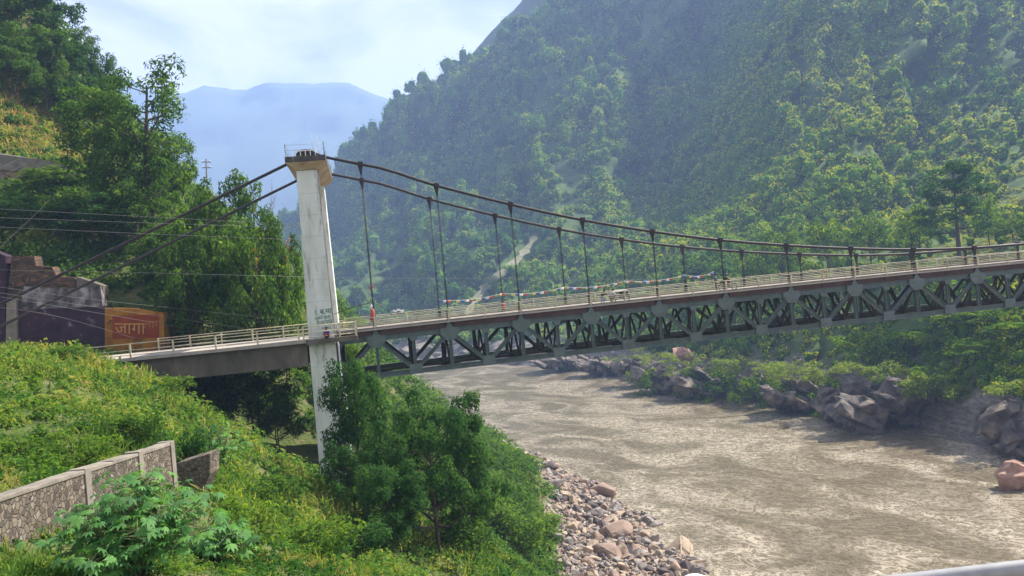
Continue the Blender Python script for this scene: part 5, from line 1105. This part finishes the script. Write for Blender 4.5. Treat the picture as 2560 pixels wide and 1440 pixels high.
# rubble heap on the crest of the spur
for k, (px, py, wpx, lb_) in enumerate([(20, 912, 70, 'brown stone at the left picture edge on the crest of the grassy spur'), (75, 908, 55, 'brown stone on the spur crest, right of the one at the picture edge'), (48, 900, 45, 'topmost pale stone of the heap on the spur crest')]):
    p = on_left(px, 57); p = P(px, py, 57); me = hull_rock(450 + k, 0.7, 20); me.materials.append(STN[2 if k == 2 else 0]); put_rock(me, p, wpx * 57 / FPX, lb_, None, 'stone')

# ------------------------------------------------------------------ pole, floodlights, wires
pb = on_left(522, 150); top = P(515, 397, 150); e = tag(empty('utility_pole', tuple(pb)), 'thin utility pole with two cross arms on the hill behind the backstay cable', 'pole')
m_ = MB(); m_.tube([(0, 0, 0), tuple(top - pb)], [0.16, 0.11], 8); m_.build('shaft', M['barkpale'], e)
for d in (0.55, 1.5):
    q = top - pb - ZV * d; m_ = MB(); m_.bar(q - RT * 0.75, q + RT * 0.75, 0.14, 0.12, FW); ca_ = m_.build('cross_arm', M['barkpale'], e)
    m_ = MB()
    for s in (-0.65, 0.65): m_.tube([q + RT * s, q + RT * s + ZV * 0.35], [0.07, 0.05], 6)
    m_.build('insulators', M['white'], ca_)
def floodlight(px, py, D, wpx, label):
    c = P(px, py, D); w_ = wpx * D / FPX; e = tag(empty('floodlight', tuple(c)), label, 'light'); m_ = MB(); m_.box((0, 0, 0), w_, 0.35, w_, RT, FW, UP); m_.build('lamp_head', M['black'], e, bevel=0.03)
    m_ = MB(); m_.box(-FW * 0.19, w_ * 0.55, 0.03, w_ * 0.55, RT, FW, UP); m_.build('glass', flat('glassgreen', (0.05, 0.12, 0.05), 0.2), e); m_ = MB(); m_.bar((0, 0.1, -w_ * 0.5), (0, 0.1, -7), 0.12, 0.12); m_.build('post', M['galv'], e)
floodlight(456, 483, 118, 11, 'small black floodlight on a post just above the upper backstay cable')
floodlight(519, 487, 118, 15, 'small black floodlight on a post partly behind the upper backstay cable')
WIRES = [
 ('thin grey wire, highest of the three crossing toward the tower', [(-120, 516, 56), (330, 540, 66), (748, 562, 77)]),
 ('thin grey wire, middle of the three crossing toward the tower', [(-120, 540, 56), (330, 556, 66), (750, 570, 77)]),
 ('thin grey wire, lowest of the three crossing toward the tower', [(-120, 562, 56), (330, 583, 66), (752, 600, 77)]),
 ('long thin grey wire passing right across the tower and on above the bridge', [(-120, 672, 60), (400, 683, 66), (760, 692, 74), (940, 695, 84), (1300, 697, 120), (1620, 699, 160), (1850, 698, 195)]),
 ('sagging wire in front of the whitewashed band, highest of the bundle', [(-120, 700, 62), (200, 745, 68), (500, 777, 76), (760, 805, 77.5)]),
 ('sagging wire in front of the purple wall, second of the bundle', [(-120, 714, 62), (200, 762, 68), (480, 802, 76), (620, 822, 76.2)]),
 ('sagging wire in front of the purple wall, third of the bundle', [(-120, 722, 62), (200, 775, 68), (450, 818, 75.5)]),
 ('sagging wire low in front of the purple wall, lowest of the bundle', [(-120, 757, 62), (120, 786, 66), (338, 846, 74)]),
 ('wire slanting steeply up in front of the shaded trees at the left edge', [(-60, 676, 70), (0, 618, 75), (133, 494, 110)]),
 ('slanting wire above the parapet of the upper road, top one', [(-60, 452, 90), (0, 420, 95), (169, 338, 135)]),
 ('slanting wire above the parapet of the upper road, middle one', [(-60, 478, 90), (0, 445, 95), (182, 338, 135)]),
 ('slanting wire above the parapet of the upper road, lowest one', [(-60, 500, 90), (0, 467, 95), (202, 349, 135)]),
 ('dark rope tied from the tower to the first hanger', [(826, 790, 80), (870, 772, 80), (929, 756, 79.2)]),
 ('dark rope slanting from the first hanger down to the railing', [(934, 757, 79.2), (955, 768, 81), (990, 792, 84)]),
]
for lb_, pts in WIRES:
    q = np.array([P(*a) for a in pts]); t = np.linspace(0, len(q) - 1, 8 * len(q)); q = catmull(q.reshape(-1, 1, 3), t)[:, 0]
    m_ = MB(); dk = 'dark rope' in lb_; m_.tube(list(q), 0.03 if dk else 0.010, 4, smooth=False); tag(m_.build('rope' if dk else 'power_line', M['black' if dk else 'wire']), lb_, 'rope' if dk else 'wire', None if dk else 'wires across the left side')

# ------------------------------------------------------------------ prayer flags and cloths
FC = [flat('flag_blue', (0.08, 0.13, 0.36)), flat('flag_white', (0.66, 0.66, 0.64)), flat('flag_red', (0.46, 0.08, 0.06)), flat('flag_green', (0.13, 0.30, 0.14)), flat('flag_yellow', (0.58, 0.48, 0.12))]
FL = ['span nearest the tower', 'second span from the tower', 'third span from the tower', 'fourth span, above the crouching people', 'ending beside the standing person']
for s in range(5):
    a, b = B(s + 1, BW - 0.12, 1.9), (B(s + 2, BW - 0.12, 1.9) if s < 4 else B(5.46, BW - 0.5, 1.95))
    m_ = MB(); n_ = 15 if s < 4 else 8; pts = [a + (b - a) * t - ZV * 0.30 * 4 * t * (1 - t) for t in np.linspace(0, 1, 13)]; m_.tube(pts, 0.014, 4)
    r0 = m_.build('prayer_flag_string', M['white']); tag(r0, 'string of coloured prayer flags on the far side hangers, ' + FL[s], 'prayer flags', 'prayer flags along the bridge')
    d = unit(b - a)
    for k in range(n_):
        t = (k + 0.5) / n_; c = a + (b - a) * t - ZV * 0.30 * 4 * t * (1 - t); w_ = np.linalg.norm(b - a) / n_ * 0.42; V = []
        sw_ = BO * random.uniform(-0.12, 0.12) + d * random.uniform(-0.1, 0.1)
        for i in range(4):
            for j in range(3): V.append(c + d * w_ * (i / 1.5 - 1) - ZV * 0.21 * j / 2 + sw_ * j / 2 + BO * 0.03 * math.sin(i * 2 + k))
        F = [(i * 3 + j, i * 3 + j + 1, i * 3 + j + 4, i * 3 + j + 3) for i in range(3) for j in range(2)]
        f_ = link('flag', np_mesh('flag', V, F, FC[(k + s * 2) % 5]), r0); md = f_.modifiers.new('thick', 'SOLIDIFY'); md.thickness = 0.006
def cloth(n, o, z0, z1, col, label, wd=0.22):
    m_ = MB(); pts = [B(n, o, z0 + (z1 - z0) * t) + BE * 0.05 * math.sin(7 * t) - BO * 0.12 for t in np.linspace(0, 1, 7)]; m_.tube(pts, [wd * (0.35 + 0.65 * math.sin(0.4 + 2.4 * t)) * 0.6 for t in np.linspace(0, 1, 7)], 7); tag(m_.build('cloth', col), label, 'cloth')
cloth(-0.02, -0.1, 1.75, 0.55, FC[2], 'red cloth bundle tied to the first near hanger above the railing', 0.34); cloth(-0.03, -0.1, 2.1, 1.75, FC[1], 'pale cloth tied to the first near hanger above the red bundle', 0.22)
cloth(0.0, -0.02, 3.9, 3.4, flat('cloth_rust', (0.25, 0.06, 0.04)), 'small rust coloured cloth wound high round the first near hanger', 0.2)
cloth(2, BW - 0.1, 0.95, 0.25, flat('cloth_rose', (0.40, 0.12, 0.10)), 'dull red cloth tied low on the second far hanger from the tower', 0.3)
m_ = MB()
for t in np.linspace(0, 1, 9): m_.box(P(984 + t * 24, 776 + 2.5 * math.sin(t * 9), 86), 0.13, 0.03, 0.13, RT, FW, UP)
m_.tube([P(980, 778, 86.05), P(1010, 775, 86.05)], 0.02, 4); tag(m_.build('flag_string', M['white']), 'short string of white rags hanging beyond the far railing near the first hanger', 'rags')

# ------------------------------------------------------------------ people and motorcycles
SKIN = surf('skin', [(0.3, (0.17, 0.09, 0.055)), (0.7, (0.26, 0.145, 0.09))], 6, 0.6, 0)
def skin_mesh(name, V, E, R, mat, parent, root=0, lv=2):
    me = bpy.data.meshes.new(name); me.from_pydata([tuple(v) for v in V], E, []); o = link(name, me); o.modifiers.new('skin', 'SKIN'); s = o.modifiers.new('sub', 'SUBSURF'); s.levels = lv; s.render_levels = lv
    for i, r in enumerate(R): me.skin_vertices[0].data[i].radius = (r, r) if not hasattr(r, '__len__') else r
    me.skin_vertices[0].data[root].use_root = True; bpy.context.view_layer.update()
    m2 = bpy.data.meshes.new_from_object(o.evaluated_get(bpy.context.evaluated_depsgraph_get())); bpy.data.objects.remove(o); bpy.data.meshes.remove(me); m2.name = name; m2.materials.clear(); m2.materials.append(mat); m2.polygons.foreach_set('use_smooth', np.ones(len(m2.polygons), bool))
    return link(name, m2, parent)
def person(pos, heading, pose, top, bottom, hair, label, head='hair'):
    """local axes: x right, y forward, z up; pose gives joint positions"""
    e = empty('person', tuple(pos), heading); tag(e, label, 'person')
    J = {k: np.array(v, float) for k, v in pose.items()}
    ch, ne, hd, pe = J['chest'], J['neck'], J['head'], J['pelvis']; up = unit(hd - ne); f = np.array([0, 1.0, 0]) if abs(up[1]) < 0.7 else np.array([0, 0.7, -0.7])
    V = [pe, (pe + ch) / 2, ch, ne, hd - up * 0.03, hd + up * 0.09]; R = [(0.13, 0.10), (0.125, 0.095), (0.15, 0.10), 0.055, (0.085, 0.095), (0.075, 0.085)]; E = [(0, 1), (1, 2), (2, 3), (3, 4), (4, 5)]
    def addv(p, r, frm): V.append(p); R.append(r); E.append((frm, len(V) - 1)); return len(V) - 1
    addv(hd + f * 0.115 - up * 0.0, 0.014, 4)                                                  # nose
    for s in (-1, 1): addv(hd + np.array([s * 0.10, 0, 0]), 0.018, 4)                           # ears
    for s, side in ((-1, 'l'), (1, 'r')):
        a = addv(ch + np.array([s * 0.17, 0, 0.02]), 0.062, 2); a = addv(J['elbow_' + side], 0.044, a); h = J['hand_' + side]; a = addv(J['elbow_' + side] + (h - J['elbow_' + side]) * 0.86, 0.03, a)
        d = unit(h - J['elbow_' + side]); a = addv(h + d * 0.02, (0.036, 0.018), a); x = unit(np.cross(d, np.array([0, 0.3, 1.0])))
        for k, L in enumerate((0.070, 0.080, 0.075, 0.058)):
            b = addv(h + d * 0.065 + x * (k - 1.5) * 0.021, 0.0085, a); b = addv(V[b] + d * L * 0.5 - ZV * 0.012, 0.008, b); addv(V[b] + d * L * 0.4 - ZV * 0.026, 0.007, b)
        b = addv(h + d * 0.02 - x * s * 0.045, 0.010, a); addv(V[b] + d * 0.04 - x * s * 0.018, 0.009, b)
        a = addv(pe + np.array([s * 0.10, 0, -0.05]), 0.088, 0); a = addv(J['knee_' + side], 0.06, a); ft = J['foot_' + side]; a = addv(ft + np.array([0, -0.03, 0.08]), 0.04, a); addv(ft + np.array([0, 0.13, 0.03]), (0.042, 0.03), a)
    skin_mesh('body', V, E, R, SKIN, e)
    V = [pe + ZV * 0.02, (pe + ch) / 2, ch, ne - up * 0.03]; R = [(0.155, 0.125), (0.15, 0.12), (0.175, 0.125), 0.075]; E = [(0, 1), (1, 2), (2, 3)]
    for s, side in ((-1, 'l'), (1, 'r')):
        V += [ch + np.array([s * 0.18, 0, 0.02]), J['elbow_' + side], J['elbow_' + side] + (J['hand_' + side] - J['elbow_' + side]) * 0.7]; R += [0.085, 0.066, 0.052]; n = len(V); E += [(2, n - 3), (n - 3, n - 2), (n - 2, n - 1)]
    skin_mesh('jacket', V, E, R, top, e)
    V = [pe + ZV * 0.03, pe - ZV * 0.03]; R = [(0.15, 0.12), (0.15, 0.12)]; E = [(0, 1)]
    for s, side in ((-1, 'l'), (1, 'r')):
        k_, f_ = J['knee_' + side], J['foot_' + side]; V += [pe + np.array([s * 0.10, 0, -0.06]), k_, k_ + (f_ + np.array([0, -0.03, 0.1]) - k_) * 0.95]; R += [0.108, 0.08, 0.062]; n = len(V); E += [(1, n - 3), (n - 3, n - 2), (n - 2, n - 1)]
    skin_mesh('trousers', V, E, R, bottom, e)
    for s, side in ((-1, 'l'), (1, 'r')):
        m_ = MB(); m_.ball(J['foot_' + side] + np.array([0, 0.05, 0.045]), 0.06, 10, 6, (0.85, 2.2, 0.75)); m_.build('shoe', M['black'], e)
    m_ = MB(); c = hd + up * 0.035
    if head == 'helmet': m_.ball(c, 0.145, 14, 9, (0.95, 1.08, 1.0)); m_.build('helmet', hair, e); m_ = MB(); m_.ball(hd + f * 0.075 - ZV * 0.0, 0.095, 10, 6, (1.05, 0.75, 0.55)); m_.build('visor', flat('visor', (0.03, 0.035, 0.04), 0.15), e)
    else:
        m_.ball(c - f * 0.022 + up * 0.028, 0.108, 14, 9, (0.98, 1.02, 0.92)); m_.build('hair', hair, e)
        m_ = MB()
        for s in (-1, 1): m_.ball(hd + f * 0.094 + np.array([s * 0.036, 0, 0]) + up * 0.02, 0.011, 6, 5)
        m_.build('eyes', M['black'], e); m_ = MB(); m_.box(hd + f * 0.092 - up * 0.055, 0.05, 0.012, 0.012); m_.build('mouth', flat('lips', (0.25, 0.09, 0.07)), e)
    return e
STAND = dict(pelvis=(0, 0, 0.92), chest=(0, 0.01, 1.33), neck=(0, 0.01, 1.49), head=(0, 0.04, 1.61), elbow_l=(-0.25, 0.0, 1.10), hand_l=(-0.22, 0.16, 0.92), elbow_r=(0.26, 0.05, 1.10), hand_r=(0.24, 0.28, 1.04), knee_l=(-0.11, 0.03, 0.49), knee_r=(0.12, 0.05, 0.49), foot_l=(-0.12, 0, 0), foot_r=(0.14, 0.05, 0))
SIT = dict(pelvis=(0, 0, 0.16), chest=(0, 0.03, 0.56), neck=(0, 0.04, 0.72), head=(0, 0.08, 0.85), elbow_l=(-0.27, 0.14, 0.36), hand_l=(-0.10, 0.34, 0.30), elbow_r=(0.27, 0.14, 0.36), hand_r=(0.10, 0.33, 0.32), knee_l=(-0.18, 0.38, 0.42), knee_r=(0.20, 0.36, 0.42), foot_l=(-0.14, 0.40, 0), foot_r=(0.16, 0.40, 0))
RIDE = dict(pelvis=(0, 0, 0.86), chest=(0, 0.16, 1.24), neck=(0, 0.20, 1.39), head=(0, 0.25, 1.51), elbow_l=(-0.30, 0.36, 1.08), hand_l=(-0.33, 0.56, 1.06), elbow_r=(0.30, 0.36, 1.08), hand_r=(0.33, 0.56, 1.06), knee_l=(-0.24, 0.34, 0.66), knee_r=(0.24, 0.34, 0.66), foot_l=(-0.26, 0.06, 0.28), foot_r=(0.24, 0.08, 0.28))
LEAN = dict(pelvis=(0, -0.05, 0.62), chest=(0, 0.18, 0.96), neck=(0, 0.26, 1.09), head=(0, 0.34, 1.19), elbow_l=(-0.27, 0.36, 0.80), hand_l=(-0.20, 0.55, 0.76), elbow_r=(0.28, 0.36, 0.80), hand_r=(0.20, 0.56, 0.78), knee_l=(-0.15, 0.32, 0.46), knee_r=(0.17, 0.28, 0.46), foot_l=(-0.14, 0.05, 0), foot_r=(0.17, 0.02, 0))
HAIR = flat('hair', (0.012, 0.010, 0.009)); DARK = flat('dark_cloth', (0.018, 0.02, 0.028)); NAVY = flat('navy_cloth', (0.05, 0.055, 0.20)); GREY = flat('grey_cloth', (0.40, 0.42, 0.45)); JEAN = flat('blue_cloth', (0.05, 0.12, 0.30))
def surf_z(n): return -0.02
pz_ = A(1.0, 0, 0)
sp_ = A(0.5, -1.62, -0.02)
person(sp_, BA + math.pi, SIT, NAVY, flat('maroon_cloth', (0.20, 0.02, 0.025)), HAIR, 'person in navy jacket and dark red trousers sitting at the foot of the white tower')
def moto(n, o, heading, label, tank):
    e = empty('motorcycle', tuple(B(n, o, -0.02)), heading); tag(e, label, 'motorcycle')   # forward = +y
    for y, nm in ((-0.66, 'wheel'), (0.68, 'wheel')):
        m_ = MB(); m_.tube([(0, y + 0.29 * math.cos(a), 0.33 + 0.29 * math.sin(a)) for a in np.linspace(0, 2 * math.pi, 25)], 0.05, 8, cap=False); wo = m_.build('wheel', M['black'], e); wo['label'] = 'front tyre' if y > 0 else 'rear tyre'
        m_ = MB(); m_.tube([(-0.05, y, 0.33), (0.05, y, 0.33)], 0.06, 10)
        for a in np.linspace(0, math.pi, 6)[:-1]: m_.bar((0, y + 0.27 * math.cos(a), 0.33 + 0.27 * math.sin(a)), (0, y - 0.27 * math.cos(a), 0.33 - 0.27 * math.sin(a)), 0.02, 0.02, (1, 0, 0))
        m_.build('rim', M['galv'], wo)
    m_ = MB()
    for s in (-0.08, 0.08): m_.tube([(s, 0.68, 0.33), (s, 0.46, 0.98)], 0.025, 6); m_.tube([(s, -0.66, 0.33), (s, -0.15, 0.42), (s, 0.1, 0.36), (s, 0.40, 0.85)], 0.024, 6)
    m_.build('frame', M['galv'], e)
    m_ = MB(); m_.box((0, 0.08, 0.42), 0.24, 0.36, 0.30); m_.build('engine', M['black'], e, bevel=0.04)
    m_ = MB(); m_.ball((0, 0.20, 0.83), 0.2, 12, 8, (0.72, 1.35, 0.66)); m_.build('fuel_tank', tank, e)
    m_ = MB(); m_.prism([(-0.12, -0.72, 0.84), (-0.12, -0.05, 0.78), (-0.12, -0.05, 0.86), (-0.12, -0.45, 0.90), (-0.12, -0.75, 0.96)], (0.24, 0, 0)); m_.build('seat', M['black'], e, bevel=0.02)
    m_ = MB(); m_.tube([(-0.36, 0.44, 1.05), (-0.2, 0.50, 1.02), (0.2, 0.50, 1.02), (0.36, 0.44, 1.05)], 0.02, 6); m_.build('handlebar', M['black'], e)
    m_ = MB(); m_.ball((0, 0.60, 0.92), 0.11, 12, 8, (1, 0.8, 1)); m_.build('headlight', M['galv'], e)
    m_ = MB(); m_.tube([(0.13, 0.2, 0.34), (0.16, -0.2, 0.30), (0.17, -0.8, 0.40)], [0.03, 0.035, 0.05], 8); m_.build('exhaust', M['galv'], e)
    m_ = MB(); m_.prism([(-0.07, -1.0, 0.62), (-0.07, -0.7, 0.72), (-0.07, -0.66, 0.70), (-0.07, -0.98, 0.55)], (0.14, 0, 0)); m_.prism([(-0.06, 0.42, 0.62), (-0.06, 0.68, 0.72), (-0.06, 0.92, 0.60), (-0.06, 0.68, 0.69)], (0.12, 0, 0)); m_.build('mudguards', tank, e)
    return e
HX = BA - math.pi / 2            # heading along the bridge, to the right
moto(5.20, 2.4, HX, 'dark motorcycle carrying the helmeted rider toward the right end of the bridge', flat('tank_maroon', (0.10, 0.02, 0.02), 0.3))
person(B(5.20, 2.4, -0.02) - BE * 0.30, HX, RIDE, DARK, DARK, flat('helmet_dark', (0.03, 0.035, 0.05), 0.25), 'helmeted person in dark clothes riding the motorcycle on the bridge', head='helmet')
person(B(4.98, 1.6, -0.02), BA + 0.9, STAND, flat('slate_cloth', (0.05, 0.065, 0.075)), DARK, HAIR, 'person in dark grey jacket standing on the bridge just behind the motorcycle rider')
moto(3.52, 1.9, HX, 'dark parked motorcycle with pale cover, beside the two crouching people on the bridge', flat('tank_black', (0.02, 0.02, 0.025), 0.3))
m_ = MB(); m_.prism([B(3.42, 1.62, 0.98) , B(3.62, 1.62, 1.02), B(3.64, 1.62, 1.10), B(3.44, 1.62, 1.08)], BO * 0.5); tag(m_.build('cover', M['white'], bevel=0.03), 'pale folded cover lying on the parked motorcycle', 'cover')
person(B(3.24, 1.5, -0.02), BA + math.pi + 0.6, {k: (v if not k.startswith('q') else v) for k, v in LEAN.items()}, DARK, JEAN, HAIR, 'person in dark top and blue trousers crouching left of the parked motorcycle')
person(B(3.36, 1.3, -0.02), HX + 0.3, LEAN, GREY, DARK, HAIR, 'person in pale grey top bending over the parked motorcycle')

# ------------------------------------------------------------------ handrail of the viewpoint
hr = tag(empty('handrail', (0, 0, 0)), 'round galvanised steel handrail crossing the bottom right corner', 'railing')
a, b = P(1980, 1488, 2.75), P(3000, 1372, 2.45); m_ = MB(); m_.tube([a + (b - a) * t for t in np.linspace(0, 1, 9)], 0.0255, 24); m_.build('rail', M['galv'], hr)
for t in (0.02, 0.98):
    q = a + (b - a) * t - ZV * 0.03; m_ = MB(); m_.tube([q, q - ZV * 0.95], 0.024, 16); m_.build('rail_post', M['galv'], hr)
c = P(1738, 1463, 2.6); m_ = MB(); m_.tube([c - ZV * 0.9, c - ZV * 0.02, c + ZV * 0.012, c + ZV * 0.026], [0.06, 0.06, 0.052, 0.025], 24); tag(m_.build('guard_post', M['white']), 'rounded white post top just showing at the bottom edge', 'post')
m_ = MB(); m_.box((0.6, 0.9, CAMZ - 1.75), 8, 4.6, 0.3); tag(m_.build('footway', M['concrete']), kind='structure')
haze(0.00024)
